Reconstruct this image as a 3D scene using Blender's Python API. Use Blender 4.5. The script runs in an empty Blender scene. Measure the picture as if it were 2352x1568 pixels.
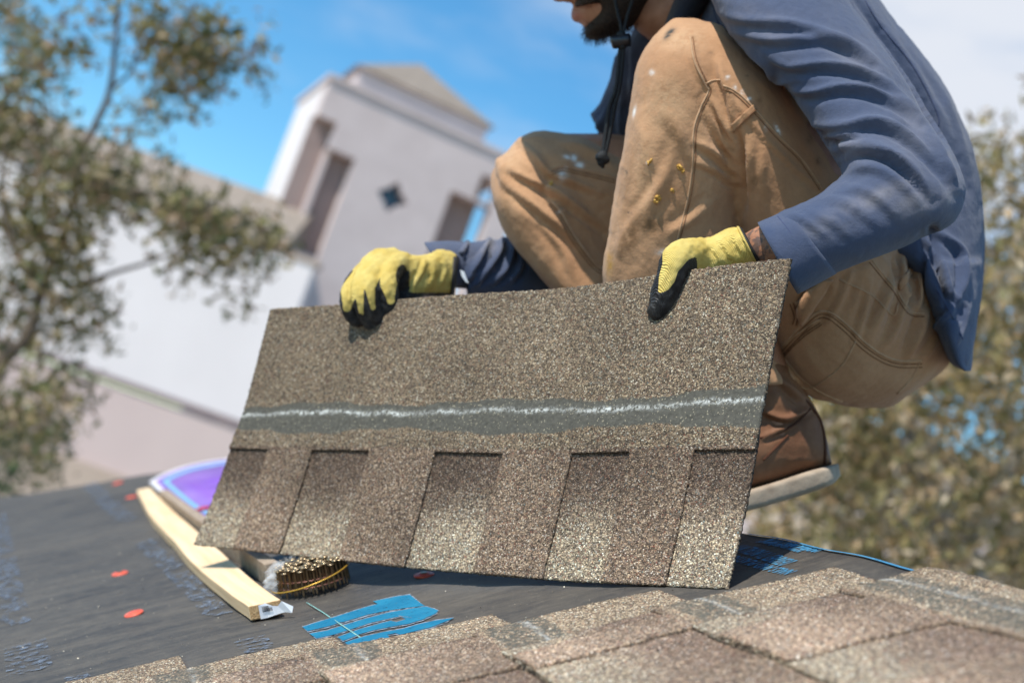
import bpy, math, random
import numpy as np
from mathutils import Vector, Matrix
from mathutils.bvhtree import BVHTree
random.seed(7); rng = np.random.default_rng(7)
SC = bpy.context.scene; COL = SC.collection
PI = math.pi

# ------------------------------------------------------------------ camera model
# "V" pixels: the photograph measured at 2352 x 1568.  cv frame: x right, y down, z forward.
F = 3267.0; CX, CY = 1176.0, 784.0
def nz(v): v = np.asarray(v, float); return v/np.linalg.norm(v)
L = nz([-0.3319, 0.0152, 0.9432]); S = np.array([0.9269, -0.1805, 0.3291]); S = nz(S-L*(S@L))
N = nz(np.cross(L, S)); N = N if N[1] < 0 else -N          # roof normal
T0 = np.array([0.1524, 0.2457, 1.186])                      # roof origin: left butt corner of the top course
UP = nz([0.3309, -0.9345, 0.1315])
YW = nz(np.array([0, 0, 1.])-UP*UP[2]); XW = np.cross(YW, UP)
CH = 5.2
M3 = np.stack([XW, YW, UP])                                 # cv -> world rotation
def W(p): p = np.asarray(p, float); return p@M3.T+np.array([0, 0, CH])
def ray(x, y): return np.array([(x-CX)/F, (y-CY)/F, 1.])
def at(x, y, z): return ray(x, y)*z
def roofhit(x, y, h=0.0):
    q = ray(x, y); return q*((N@T0+h)/(N@q))
BASE = -.005                                                # the felt lies a little under the shingle surface
def LS(x, y):
    P = roofhit(x, y, BASE)-T0; return P@L, P@S
def onY(x, y, D):                                            # world point at heading distance D
    d = M3@ray(x, y); p = d*(D/d[1]); return np.array([p[0], p[1], p[2]+CH])
def proj(Pw):
    c = (np.asarray(Pw)-np.array([0, 0, CH]))@M3
    return np.stack([CX+F*c[..., 0]/c[..., 2], CY+F*c[..., 1]/c[..., 2], c[..., 2]], -1)

cam_d = bpy.data.cameras.new('camera'); cam = bpy.data.objects.new('camera', cam_d); COL.objects.link(cam)
R = np.stack([M3@[1, 0, 0], M3@[0, -1, 0], M3@[0, 0, -1]], 1)
mw = Matrix.Identity(4)
for i in range(3):
    for j in range(3): mw[i][j] = R[i, j]
mw[2][3] = CH
cam.matrix_world = mw
cam_d.sensor_width = 36; cam_d.lens = 36*F/2352; cam_d.clip_start = 0.05; cam_d.clip_end = 3000
cam_d.dof.use_dof = True; cam_d.dof.focus_distance = 1.44; cam_d.dof.aperture_fstop = 3.7; cam_d.dof.aperture_blades = 7
SC.camera = cam

# ------------------------------------------------------------------ light
SUN = nz([-0.50, -0.42, 0.76])
world = bpy.data.worlds.new('World'); SC.world = world; world.use_nodes = True
nt = world.node_tree; nt.nodes.clear()
def wn(t, **k):
    n = nt.nodes.new(t)
    for a, b in k.items(): setattr(n, a, b)
    return n
sky = wn('ShaderNodeTexSky', sky_type='NISHITA', sun_disc=False, sun_elevation=math.asin(SUN[2]),
         sun_rotation=math.atan2(SUN[0], SUN[1]), altitude=300, air_density=1.0, dust_density=0.25, ozone_density=1.3)
tc = wn('ShaderNodeTexCoord'); hs = wn('ShaderNodeHueSaturation'); hs.inputs['Saturation'].default_value = 1.30; hs.inputs['Value'].default_value = 1.12
nt.links.new(sky.outputs[0], hs.inputs['Color'])
mp = wn('ShaderNodeMapping'); mp.inputs['Scale'].default_value = (1.6, 1.6, 5.0); mp.inputs['Rotation'].default_value = (0.25, 0.35, 0)
ns = wn('ShaderNodeTexNoise'); ns.inputs['Scale'].default_value = 2.3; ns.inputs['Detail'].default_value = 7; ns.inputs['Roughness'].default_value = 0.55
nt.links.new(tc.outputs['Generated'], mp.inputs['Vector']); nt.links.new(mp.outputs[0], ns.inputs['Vector'])
def cloudmask(px, py, sharp):
    d = nz(M3@ray(px, py)); vd = wn('ShaderNodeVectorMath', operation='DOT_PRODUCT'); vd.inputs[1].default_value = tuple(d)
    nt.links.new(tc.outputs['Generated'], vd.inputs[0])
    mr = wn('ShaderNodeMapRange', interpolation_type='SMOOTHSTEP'); mr.inputs['From Min'].default_value = sharp; mr.inputs['From Max'].default_value = 1.0
    nt.links.new(vd.outputs['Value'], mr.inputs['Value']); return mr
mA = cloudmask(2420, -60, math.cos(math.radians(11.5)))
add = wn('ShaderNodeMath', operation='MULTIPLY_ADD'); add.inputs[1].default_value = 0.36
nt.links.new(mA.outputs[0], add.inputs[0]); nt.links.new(ns.outputs[0], add.inputs[2])
cr = wn('ShaderNodeMapRange', interpolation_type='SMOOTHSTEP'); cr.inputs['From Min'].default_value = 0.47; cr.inputs['From Max'].default_value = 0.86
nt.links.new(add.outputs[0], cr.inputs['Value'])
mx = wn('ShaderNodeMix', data_type='RGBA'); mx.inputs[7].default_value = (5.5, 5.8, 6.4, 1)
gm = wn('ShaderNodeMix', data_type='RGBA', blend_type='MULTIPLY'); gm.inputs[0].default_value = 1; gm.inputs[7].default_value = (0.95, 1.24, 1.20, 1)
nt.links.new(hs.outputs[0], gm.inputs[6])
nt.links.new(cr.outputs[0], mx.inputs[0]); nt.links.new(gm.outputs[2], mx.inputs[6])
bg = wn('ShaderNodeBackground'); bg.inputs['Strength'].default_value = 0.12
nt.links.new(mx.outputs[2], bg.inputs['Color'])
wo = wn('ShaderNodeOutputWorld'); nt.links.new(bg.outputs[0], wo.inputs[0])
sd = bpy.data.lights.new('sun', 'SUN'); sd.energy = 4.7; sd.angle = math.radians(0.53); sd.color = (1, 0.94, 0.84)
so = bpy.data.objects.new('sun', sd); COL.objects.link(so)
so.rotation_mode = 'QUATERNION'; so.rotation_quaternion = Vector(SUN).to_track_quat('Z', 'Y'); so.location = (-5, -5, 20)
SC.view_settings.view_transform = 'Standard'; SC.view_settings.look = 'None'; SC.view_settings.gamma = 1
SC.view_settings.use_curve_mapping = False; SC.view_settings.exposure = 0.24
SC.render.engine = 'CYCLES'; SC.cycles.max_bounces = 6; SC.cycles.transparent_max_bounces = 12

# ------------------------------------------------------------------ object helpers
ORG = {}
def tag(o, label=None, cat=None, group=None, kind=None):
    if label: o['label'] = label
    if cat: o['category'] = cat
    if group: o['group'] = group
    if kind: o['kind'] = kind
    return o
def thing(name, origin, label, cat, group=None):
    o = bpy.data.objects.new(name, None); o.empty_display_size = 0.05; COL.objects.link(o)
    o.location = tuple(origin); ORG[o.name] = np.array(origin, float); return tag(o, label, cat, group)
def mesh(name, V, Fc, mats, smooth=False, mi=None):
    me = bpy.data.meshes.new(name); me.from_pydata([tuple(v) for v in V], [], [tuple(f) for f in Fc])
    for m in (mats if isinstance(mats, (list, tuple)) else [mats]): me.materials.append(m)
    if smooth: me.polygons.foreach_set('use_smooth', [True]*len(me.polygons))
    if mi is not None: me.polygons.foreach_set('material_index', list(mi))
    me.update(); return me
def mk(name, V, Fc, mat, parent=None, smooth=False, mi=None, kind=None):
    """mesh object from world-space vertices; child meshes share their parent's origin"""
    V = np.asarray(V, float)
    o0 = ORG[parent.name] if parent is not None else np.zeros(3)
    me = mesh(name, V-o0, Fc, mat, smooth, mi)
    o = bpy.data.objects.new(name, me); COL.objects.link(o); o.parent = parent
    ORG[o.name] = o0
    if kind: o['kind'] = kind
    return o
def place(name, me, M, parent=None):
    """object of shared mesh data at world matrix M"""
    o = bpy.data.objects.new(name, me); COL.objects.link(o)
    if parent is not None:
        o.parent = parent; o.matrix_local = Matrix.Translation(-Vector(ORG[parent.name]))@M; ORG[o.name] = ORG[parent.name]
    else: o.matrix_world = M; ORG[o.name] = np.zeros(3)
    return o
def frame(origin, x, y, z):
    m = Matrix.Identity(4)
    for i in range(3): m[i][0] = x[i]; m[i][1] = y[i]; m[i][2] = z[i]; m[i][3] = origin[i]
    return m
def attr(o, name, vals, typ='FLOAT'):
    a = o.data.attributes.new(name, typ, 'POINT'); vals = np.asarray(vals, float)
    if typ == 'FLOAT': a.data.foreach_set('value', vals.ravel())
    else: a.data.foreach_set('color', vals.ravel())
class MB:
    def __init__(s): s.v = []; s.f = []; s.m = []
    def add(s, V, Fc, m=0):
        b = len(s.v); s.v += [tuple(p) for p in V]; s.f += [tuple(i+b for i in f) for f in Fc]; s.m += [m]*len(Fc)
    def build(s, name, mat, parent=None, smooth=False, kind=None): return mk(name, s.v, s.f, mat, parent, smooth, s.m, kind)
BOXF = [(0, 3, 2, 1), (4, 5, 6, 7), (0, 1, 5, 4), (1, 2, 6, 5), (2, 3, 7, 6), (3, 0, 4, 7)]
def boxv(o, ex, ey, ez):
    o = np.asarray(o, float); return [o, o+ex, o+ex+ey, o+ey, o+ez, o+ex+ez, o+ex+ey+ez, o+ey+ez]
def tube(P, r, seg=8, cap=True):
    P = np.asarray(P, float); n = len(P); r = np.broadcast_to(r, (n,))
    V = []; Fc = []; t = np.gradient(P, axis=0); t /= np.linalg.norm(t, axis=1)[:, None]+1e-12
    a = np.array([0, 0, 1.]) if abs(t[0][2]) < .9 else np.array([1., 0, 0])
    u = nz(np.cross(t[0], a))
    for i in range(n):
        u = nz(u-t[i]*(u@t[i])); w = np.cross(t[i], u)
        for k in range(seg):
            an = 2*PI*k/seg; V.append(P[i]+r[i]*(u*math.cos(an)+w*math.sin(an)))
    for i in range(n-1):
        for k in range(seg): Fc.append((i*seg+k, i*seg+(k+1) % seg, (i+1)*seg+(k+1) % seg, (i+1)*seg+k))
    if cap: Fc.append(tuple(range(seg))[::-1]); Fc.append(tuple((n-1)*seg+k for k in range(seg)))
    return V, Fc
def spline(P, n):
    """Catmull-Rom through rows of P, n samples per span"""
    P = np.asarray(P, float); Q = np.vstack([2*P[0]-P[1], P, 2*P[-1]-P[-2]]); out = []
    for i in range(len(P)-1):
        a, b, c, d = Q[i:i+4]
        for k in range(n):
            t = k/n; out.append(.5*((2*b)+(c-a)*t+(2*a-5*b+4*c-d)*t*t+(3*b-a-3*c+d)*t**3))
    out.append(P[-1]); return np.array(out)
def loft(secs, nseg=28, sub=5, p=2.3, dome=True):
    """tube with elliptic sections; a section is (ax,ay,bx,by,za,zb,depth radius): its two outline points, their distances and its half depth"""
    Q = spline(secs, sub); V = []; Fc = []; cs = []
    for q in Q:
        A = at(q[0], q[1], q[4]); B = at(q[2], q[3], q[5]); c = (A+B)/2; e1 = (B-A)/2; e2 = nz(c)*max(q[6], .002); cs.append(c)
        for k in range(nseg):
            an = 2*PI*k/nseg; ca, sa = math.cos(an), math.sin(an); g = (abs(ca)**p+abs(sa)**p)**(-1/p)
            V.append(c+e1*ca*g+e2*sa*g)
    n = len(Q)
    for i in range(n-1):
        for k in range(nseg): Fc.append((i*nseg+k, i*nseg+(k+1) % nseg, (i+1)*nseg+(k+1) % nseg, (i+1)*nseg+k))
    V = np.array(V)
    for end in (0, n-1):
        idx = list(range(end*nseg, end*nseg+nseg)); c = cs[end]; V = np.vstack([V, c]); ci = len(V)-1
        for k in range(nseg):
            a, b = idx[k], idx[(k+1) % nseg]; Fc.append((b, a, ci) if end == 0 else (a, b, ci))
    return W(V), Fc
def chain(pts, nseg=16, sub=4):
    """round limb: pts (px,py,z,r)"""
    Q = spline(pts, sub); P = np.array([W(at(q[0], q[1], q[2])) for q in Q]); r = np.maximum(Q[:, 3], .0015)
    # rounded ends
    def endcap(p0, p1, r0):
        d = nz(p0-p1); return [(p0+d*r0*math.sin(a), r0*math.cos(a)) for a in (PI*.18, PI*.32, PI*.44)]
    e0 = endcap(P[0], P[1], r[0])[::-1]; e1 = endcap(P[-1], P[-2], r[-1])
    PP = [e[0] for e in e0]+list(P)+[e[0] for e in e1]; rr = [e[1] for e in e0]+list(r)+[e[1] for e in e1]
    return tube(PP, np.array(rr), nseg)
def fuse(name, parts, mat, parent, voxel, smooth_it=6, fac=.5):
    """weld closed volumes into one continuous surface"""
    mb = MB()
    for V, Fc in parts: mb.add(V, Fc)
    me = mesh('tmp', mb.v, mb.f, mat); o = bpy.data.objects.new('tmp', me); COL.objects.link(o)
    m = o.modifiers.new('r', 'REMESH'); m.mode = 'VOXEL'; m.voxel_size = voxel; m.adaptivity = 0; m.use_smooth_shade = True
    if smooth_it:
        s = o.modifiers.new('s', 'SMOOTH'); s.iterations = smooth_it; s.factor = fac
    dg = bpy.context.evaluated_depsgraph_get(); ev = o.evaluated_get(dg); m2 = bpy.data.meshes.new_from_object(ev)
    V = np.empty(len(m2.vertices)*3); m2.vertices.foreach_get('co', V); V = V.reshape(-1, 3)
    Fc = [tuple(p.vertices) for p in m2.polygons]
    bpy.data.objects.remove(o); bpy.data.meshes.remove(me); bpy.data.meshes.remove(m2)
    return mk(name, V, Fc, mat, parent, True)
def getv(o):
    V = np.empty(len(o.data.vertices)*3); o.data.vertices.foreach_get('co', V); return V.reshape(-1, 3)+ORG[o.name]
def getn(o):
    V = np.empty(len(o.data.vertices)*3); o.data.vertices.foreach_get('normal', V); return V.reshape(-1, 3)
def setv(o, V):
    o.data.vertices.foreach_set('co', (V-ORG[o.name]).ravel()); o.data.update()
def polydist(Q, pts):
    """distance, signed side and run parameter of 2D points Q to a polyline"""
    pts = np.asarray(pts, float); best = np.full(len(Q), 1e9); side = np.zeros(len(Q)); run = np.zeros(len(Q))
    seg = np.linalg.norm(np.diff(pts, axis=0), axis=1); tot = seg.sum(); acc = 0
    for i in range(len(pts)-1):
        a, b = pts[i], pts[i+1]; ab = b-a; t = np.clip(((Q-a)@ab)/(ab@ab), 0, 1); d = Q-(a+t[:, None]*ab); dd = np.linalg.norm(d, axis=1)
        m = dd < best; best[m] = dd[m]; side[m] = np.sign(ab[0]*d[m, 1]-ab[1]*d[m, 0]); run[m] = (acc+t[m]*seg[i])/tot; acc += seg[i]
    return best, side, run
def folds(o, fl, zr=None):
    """push cloth up along ridge lines and in beside them: fl rows (points, height m, width px, undercut)"""
    V = getv(o); Nn = getn(o); p = proj(V); Q = p[:, :2]
    facing = (Nn*(np.array([0, 0, CH])-V)).sum(1) > 0
    if zr: facing &= (p[:, 2] > zr[0]) & (p[:, 2] < zr[1])
    disp = np.zeros(len(V))
    for pts, amp, w, under in fl:
        P = spline(pts, 4); bb = (Q[:, 0] > P[:, 0].min()-5*w) & (Q[:, 0] < P[:, 0].max()+5*w) & (Q[:, 1] > P[:, 1].min()-5*w) & (Q[:, 1] < P[:, 1].max()+5*w) & facing
        ix = np.where(bb)[0]
        if not len(ix): continue
        w = w*.85; amp = amp*1.15; d, sd_, t = polydist(Q[ix], P); env = np.clip(np.sin(PI*np.clip(t, .02, .98)), 0, 1)**.6
        s = d*sd_; prof = np.exp(-(s/w)**2)-under*np.exp(-((s-1.7*w)/(w*.9))**2)
        disp[ix] += amp*env*prof
    setv(o, V+Nn*disp[:, None])
def lumps(o, amp, sc, seed, n=14):
    """soft uneven relief of worn cloth"""
    g = np.random.default_rng(seed); V = getv(o); d = np.zeros(len(V))
    for i in range(n):
        k = nz(g.normal(size=3))*2*PI/sc*g.uniform(.6, 2.2); d += np.sin(V@k+g.uniform(0, 6)+.8*np.sin(V@(nz(g.normal(size=3))*2*PI/sc*.5)))*g.uniform(.4, 1)
    setv(o, V+getn(o)*(amp*d/math.sqrt(n))[:, None])
def bvh(o):
    return BVHTree.FromPolygons([Vector(v) for v in getv(o)], [tuple(p.vertices) for p in o.data.polygons])
def snap(tree, px, py, lift=0.0):
    d = Vector(nz(M3@ray(px, py))); h = tree.ray_cast(Vector((0, 0, CH)), d)
    return None if h[0] is None else np.array(h[0]+h[1]*lift)
def cloth_line(tree, pts, r, lift, n=10):
    out = []; run = []
    for q in spline(pts, n):
        h = snap(tree, q[0], q[1], lift)
        if h is None or (run and np.linalg.norm(h-run[-1]) > .03):
            if len(run) > 2: out.append(run)
            run = [] if h is None else [h]
        else: run.append(h)
    if len(run) > 2: out.append(run)
    mb = MB(); out = sorted(out, key=len)[-1:]
    for rn in out: mb.add(*tube(rn, r, 6))
    return mb, out

# ------------------------------------------------------------------ materials
def mat(name, col=(.5, .5, .5), rough=.8, spec=.3, metal=0.0):
    m = bpy.data.materials.new(name); m.use_nodes = True; b = m.node_tree.nodes['Principled BSDF']
    b.inputs['Base Color'].default_value = (*col, 1); b.inputs['Roughness'].default_value = rough
    b.inputs['Specular IOR Level'].default_value = spec; b.inputs['Metallic'].default_value = metal; return m
class NB:
    def __init__(s, m): s.m = m; s.t = m.node_tree; s.b = s.t.nodes['Principled BSDF']
    def n(s, t, ins=None, **k):
        x = s.t.nodes.new(t)
        for a, b in k.items(): setattr(x, a, b)
        for a, b in (ins or {}).items():
            if isinstance(b, bpy.types.NodeSocket): s.t.links.new(b, x.inputs[a])
            else: x.inputs[a].default_value = b
        return x
    def coord(s, scale=(1, 1, 1), rot=(0, 0, 0)):
        c = s.n('ShaderNodeTexCoord'); return s.n('ShaderNodeMapping', {'Vector': c.outputs['Object'], 'Scale': scale, 'Rotation': rot}).outputs[0]
    def noise(s, v, sc, det=3, ro=.55): return s.n('ShaderNodeTexNoise', {'Vector': v, 'Scale': sc, 'Detail': det, 'Roughness': ro}).outputs[0]
    def ramp(s, f, stops, interp='LINEAR'):
        r = s.n('ShaderNodeValToRGB', {'Fac': f}); e = r.color_ramp; e.interpolation = interp
        while len(e.elements) > 1: e.elements.remove(e.elements[-1])
        e.elements[0].position = stops[0][0]; e.elements[0].color = (*stops[0][1], 1)
        for p, c in stops[1:]: q = e.elements.new(p); q.color = (*c, 1)
        return r.outputs[0]
    def mix(s, f, a, b, mode='MIX'):
        x = s.n('ShaderNodeMix', data_type='RGBA', blend_type=mode)
        for i, v in ((0, f), (6, a), (7, b)):
            if isinstance(v, bpy.types.NodeSocket): s.t.links.new(v, x.inputs[i])
            else: x.inputs[i].default_value = v if i == 0 else (*v, 1)
        return x.outputs[2]
    def mul(s, a, b, op='MULTIPLY'):
        x = s.n('ShaderNodeMath', operation=op)
        for i, v in enumerate((a, b)):
            if isinstance(v, bpy.types.NodeSocket): s.t.links.new(v, x.inputs[i])
            else: x.inputs[i].default_value = v
        return x.outputs[0]
    def maprange(s, v, a, b, c=0, d=1): return s.n('ShaderNodeMapRange', {'Value': v, 'From Min': a, 'From Max': b, 'To Min': c, 'To Max': d}).outputs[0]
    def at(s, name, out='Fac'): return s.n('ShaderNodeAttribute', attribute_name=name).outputs[out]
    def base(s, c): s.t.links.new(c, s.b.inputs['Base Color'])
    def bump(s, h, dist, strength=1.0):
        x = s.n('ShaderNodeBump', {'Height': h, 'Distance': dist, 'Strength': strength}); s.t.links.new(x.outputs[0], s.b.inputs['Normal']); return x

def noisy(name, c1, c2, sc, rough=.8, bump=0, stretch=(1, 1, 1), spec=.3, metal=0, det=4):
    m = mat(name, c1, rough, spec, metal); q = NB(m); v = q.coord(stretch); f = q.noise(v, sc, det)
    q.base(q.ramp(f, [(.3, c1), (.7, c2)]))
    if bump: q.bump(f, bump)
    return m
def granule_mat():
    m = mat('granules', (.2, .2, .2), .75, .25); q = NB(m); v = q.coord()
    vo = q.n('ShaderNodeTexVoronoi', {'Vector': v, 'Scale': 780.0, 'Randomness': 1.0}, voronoi_dimensions='3D')
    vo2 = q.n('ShaderNodeTexVoronoi', {'Vector': v, 'Scale': 420.0, 'Randomness': 1.0}, voronoi_dimensions='3D')
    def rnd(vn, chan): 
        s = q.n('ShaderNodeSeparateColor', {'Color': vn.outputs['Color']}); return s.outputs[chan]
    pal = [(0, (.016, .015, .014)), (.14, (.040, .034, .029)), (.32, (.090, .071, .056)), (.50, (.160, .126, .096)), (.63, (.215, .172, .128)),
           (.72, (.185, .165, .150)), (.80, (.35, .27, .19)), (.88, (.46, .40, .30)), (.945, (.16, .055, .04)), (.965, (.60, .60, .55)), (.99, (.12, .20, .22))]
    c = q.ramp(rnd(vo, 0), pal, 'CONSTANT'); c2 = q.ramp(rnd(vo2, 1), pal, 'CONSTANT')
    c = q.mix(.25, c, c2); c = q.mix(.12, c, (.170, .130, .096))
    tint = q.at('tint', 'Color'); c = q.mix(1.0, c, tint, 'MULTIPLY')
    dull = q.at('dull'); bandn = q.noise(v, 260, 4)
    band = q.mix(q.maprange(bandn, .35, .75), (.064, .062, .053), (.108, .103, .086))
    spk = q.mul(rnd(vo, 2), .965, 'GREATER_THAN'); band = q.mix(spk, band, (.26, .235, .175))
    dm = q.n('ShaderNodeMapRange', {'Value': q.mul(dull, q.mul(q.mul(bandn, .5, 'SUBTRACT'), .9), 'ADD'), 'From Min': .38, 'From Max': .62}, interpolation_type='SMOOTHSTEP').outputs[0]
    c = q.mix(dm, c, band)
    ch = q.mul(q.at('chalk'), q.maprange(q.noise(v, 230, 5, .8), .45, .56)); c = q.mix(ch, c, (.62, .64, .62)); q.base(c)
    h = q.mul(q.n('ShaderNodeMath', {0: 1.0, 1: vo.outputs['Distance']}, operation='SUBTRACT').outputs[0], rnd(vo, 2), 'ADD')
    bp = q.bump(h, .0009, 1.0); inv = q.n('ShaderNodeMath', {0: 1.0, 1: q.mul(dull, .75)}, operation='SUBTRACT').outputs[0]
    q.t.links.new(inv, bp.inputs['Strength']); return m
GRAN = granule_mat()
def underlay_mat():
    m = mat('underlayment_felt', (.03, .03, .032), .62, .35); q = NB(m)
    uv = q.n('ShaderNodeUVMap').outputs[0]
    st = q.n('ShaderNodeMapping', {'Vector': uv, 'Scale': (14, 2.4, 1)}).outputs[0]; f = q.noise(st, 2.2, 7, .62)
    blot = q.noise(uv, 3.5, 5); sp = q.noise(uv, 330, 2, .6); g = q.noise(uv, 60, 6, .7); st2 = q.n('ShaderNodeMapping', {'Vector': uv, 'Scale': (60, 18, 1)}).outputs[0]; f2 = q.noise(st2, 2.0, 5, .65)
    c = q.mix(q.maprange(f, .40, .72), (.038, .036, .036), (.100, .086, .070))
    c = q.mix(q.mul(q.maprange(blot, .42, .7), .55), c, (.115, .100, .082))
    c = q.mix(q.mul(q.maprange(g, .5, .8), .5), c, (.15, .13, .105)); c = q.mix(q.mul(q.maprange(f2, .50, .72), .40), c, (.140, .120, .096)); c = q.mix(q.mul(q.maprange(f2, .48, .30), .45), c, (.030, .030, .033))
    c = q.mix(q.mul(q.maprange(sp, .64, .74), .55), c, (.25, .22, .16)); q.base(c)
    wv = q.n('ShaderNodeTexWave', {'Vector': uv, 'Scale': 180.0, 'Distortion': .6}, wave_type='BANDS', bands_direction='DIAGONAL').outputs['Fac']
    q.bump(q.mul(q.mul(wv, .5), sp, 'ADD'), .0006, .8); return m
UNDER = underlay_mat()
def cloth_mat(name, c1, c2, weave, bump, dirt=None, twill=True, rough=.9):
    m = mat(name, c1, rough, .12); q = NB(m); v = q.coord()
    f = q.noise(v, 9, 5, .6); g = q.noise(v, 160, 3, .7)
    c = q.mix(q.maprange(f, .35, .68), c1, c2); c = q.mix(q.mul(q.maprange(g, .3, .75), .22), c, tuple(x*.55 for x in c1))
    if dirt:
        for nm, dc in dirt: 
            a = q.mul(q.at(nm), q.maprange(q.noise(v, 26 if nm == 'dust' else 120, 5, .6), .25, .75) if nm == 'dust' else q.maprange(q.noise(v, 120, 4, .65), .30, .52)); c = q.mix(a, c, dc)
    q.base(c)
    big = q.noise(v, 38, 5, .6)
    fine = q.noise(v, 900, 2, .6); h = q.mul(q.mul(fine, .10), q.mul(big, bump), 'ADD'); h = q.mul(h, q.mul(g, .16), 'ADD'); q.bump(h, .004, .8)
    q.b.inputs['Sheen Weight'].default_value = .15; q.b.inputs['Sheen Roughness'].default_value = .6
    return m
PANTS = cloth_mat('tan_canvas', (.40, .215, .112), (.495, .288, .160), 420, .8,
                  [('worn', (.60, .41, .25)), ('stain', (.17, .09, .04)), ('paint', (.80, .80, .78)), ('foam', (.42, .22, .035)), ('ink', (.05, .045, .04))])
SHIRT = cloth_mat('blue_cotton', (.040, .060, .118), (.062, .081, .140), 500, .55, [('dust', (.27, .255, .275))])
COLLARM = cloth_mat('dark_collar', (.018, .022, .035), (.03, .034, .05), 300, .5)
SEAM = noisy('seam_thread', (.40, .245, .145), (.52, .34, .21), 90, .9)
STITCH = noisy('stitch_thread', (.16, .08, .04), (.24, .125, .065), 200, .9)
SHSEAM = noisy('shirt_thread', (.045, .06, .12), (.06, .075, .14), 200, .9)
SKIN = mat('skin', (.36, .17, .10), .5, .4); q = NB(SKIN); v = q.coord(); f = q.noise(v, 55, 5)
c = q.mix(q.maprange(f, .35, .7), (.31, .145, .082), (.41, .205, .125)); tt = q.noise(v, 85, 4, .6)
inkm = q.mul(q.at('tattoo'), q.n('ShaderNodeMapRange', {'Value': tt, 'From Min': .47, 'From Max': .54}, interpolation_type='SMOOTHSTEP').outputs[0])
c = q.mix(q.mul(inkm, .75), c, (.07, .06, .06)); c = q.mix(q.mul(q.at('lip'), .8), c, (.33, .10, .09)); q.base(c)
q.b.inputs['Subsurface Weight'].default_value = .08; q.b.inputs['Subsurface Radius'].default_value = (.01, .004, .002); q.bump(q.noise(v, 400, 3), .0006)
BEARD = noisy('beard_hair', (.012, .008, .006), (.035, .02, .013), 300, .7, .002)
GLOVE = mat('glove_knit', (.7, .55, .12), .85, .2); q = NB(GLOVE); v = q.coord(); coat = q.at('coat')
edge = q.mul(coat, q.mul(q.mul(q.noise(v, 120, 3), .5, 'SUBTRACT'), .35), 'ADD'); cm = q.n('ShaderNodeMapRange', {'Value': edge, 'From Min': .47, 'From Max': .53}).outputs[0]
yel = q.mix(q.maprange(q.noise(v, 40, 5, .65), .35, .7), (.65, .475, .12), (.75, .60, .21)); yel = q.mix(q.mul(q.maprange(q.noise(v, 70, 4), .55, .75), .5), yel, (.42, .33, .10))
blk = q.mix(q.maprange(q.noise(v, 90, 4), .4, .7), (.022, .022, .024), (.06, .06, .062)); q.base(q.mix(cm, yel, blk))
kn = q.n('ShaderNodeTexWave', {'Vector': v, 'Scale': 280.0, 'Distortion': 1.0}, wave_type='BANDS', bands_direction='DIAGONAL').outputs['Fac']
q.bump(q.mul(q.mul(kn, .7), q.mul(q.noise(v, 45, 4), 2.5), 'ADD'), .0012, .8)
q.t.links.new(q.maprange(cm, 0, 1, .9, .42), q.b.inputs['Roughness'])
GBLACK = noisy('glove_band', (.02, .02, .022), (.04, .04, .04), 90, .6)
LEATHER = noisy('boot_leather', (.15, .062, .030), (.25, .12, .062), 26, .62, .003, spec=.3)
LEATHER2 = noisy('boot_leather_heel', (.20, .10, .055), (.28, .145, .08), 40, .6, .002)
SOLE = noisy('boot_sole', (.27, .215, .165), (.42, .345, .27), 45, .85, .002)
WOOD = mat('pine', (.7, .5, .28), .7, .25); q = NB(WOOD); uv = q.n('ShaderNodeUVMap').outputs[0]
wm = q.n('ShaderNodeMapping', {'Vector': uv, 'Scale': (60, 2.2, 1)}).outputs[0]; f = q.noise(wm, 1.6, 6, .6)
c = q.mix(q.maprange(f, .35, .7), (.80, .61, .40), (.66, .46, .26)); c = q.mix(q.mul(q.maprange(q.noise(uv, 9, 4), .55, .75), .4), c, (.58, .38, .2)); q.base(c); q.bump(f, .001)
WEND = noisy('end_grain', (.30, .17, .07), (.62, .42, .22), 420, .85, .001)
WGREY = noisy('weathered_wood', (.24, .18, .13), (.42, .33, .25), 30, .8, .001, (3, 3, 3))
NAILM = noisy('nail_steel', (.30, .22, .13), (.46, .36, .23), 150, .30, 0, spec=.5, metal=.9)
WIREY = mat('yellow_wire', (.62, .36, .05), .35, .5, .4)
WIREC = mat('copper_wire', (.35, .16, .12), .4, .5, .5)
RED = noisy('red_plastic', (.62, .085, .045), (.72, .12, .065), 60, .38, spec=.5)
BLUEP = mat('blue_print', (.02, .2, .33), .7, .25); q = NB(BLUEP); v = q.coord(); w_ = q.noise(v, 120, 6, .7)
c = q.mix(q.maprange(q.noise(v, 30, 4), .3, .7), (.004, .130, .245), (.012, .185, .315)); c = q.mix(q.maprange(w_, .60, .74), c, (.07, .085, .085)); q.base(c)
def worn(m, sc, lo, hi, st=(1, 1, 1)):
    q = NB(m); q.t.links.new(q.maprange(q.noise(q.coord(st), sc, 6, .75), lo, hi), q.b.inputs['Alpha'])
worn(BLUEP, 170, .33, .40)
EDGEP = noisy('pale_print', (.26, .32, .40), (.13, .15, .18), 200, .8)
FADED = mat('faded_print', (.12, .16, .24), .8, .2); q = NB(FADED); v = q.coord(); q.base(q.mix(q.maprange(q.noise(v, 90, 5, .7), .42, .62), (.10, .118, .15), (.19, .235, .31)))
worn(FADED, 110, .46, .60); worn(EDGEP, 150, .38, .55)
TEXTB = noisy('blue_lettering', (.03, .16, .30), (.08, .28, .46), 150, .7)
PURPLE = mat('purple_plastic', (.25, .06, .55), .35, .5)
def swirl(m):
    q = NB(m); v = q.coord(); f = q.noise(v, 6, 4); q.base(q.mix(q.maprange(f, .35, .7), (.17, .045, .42), (.34, .16, .62))); return m
swirl(PURPLE)
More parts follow.
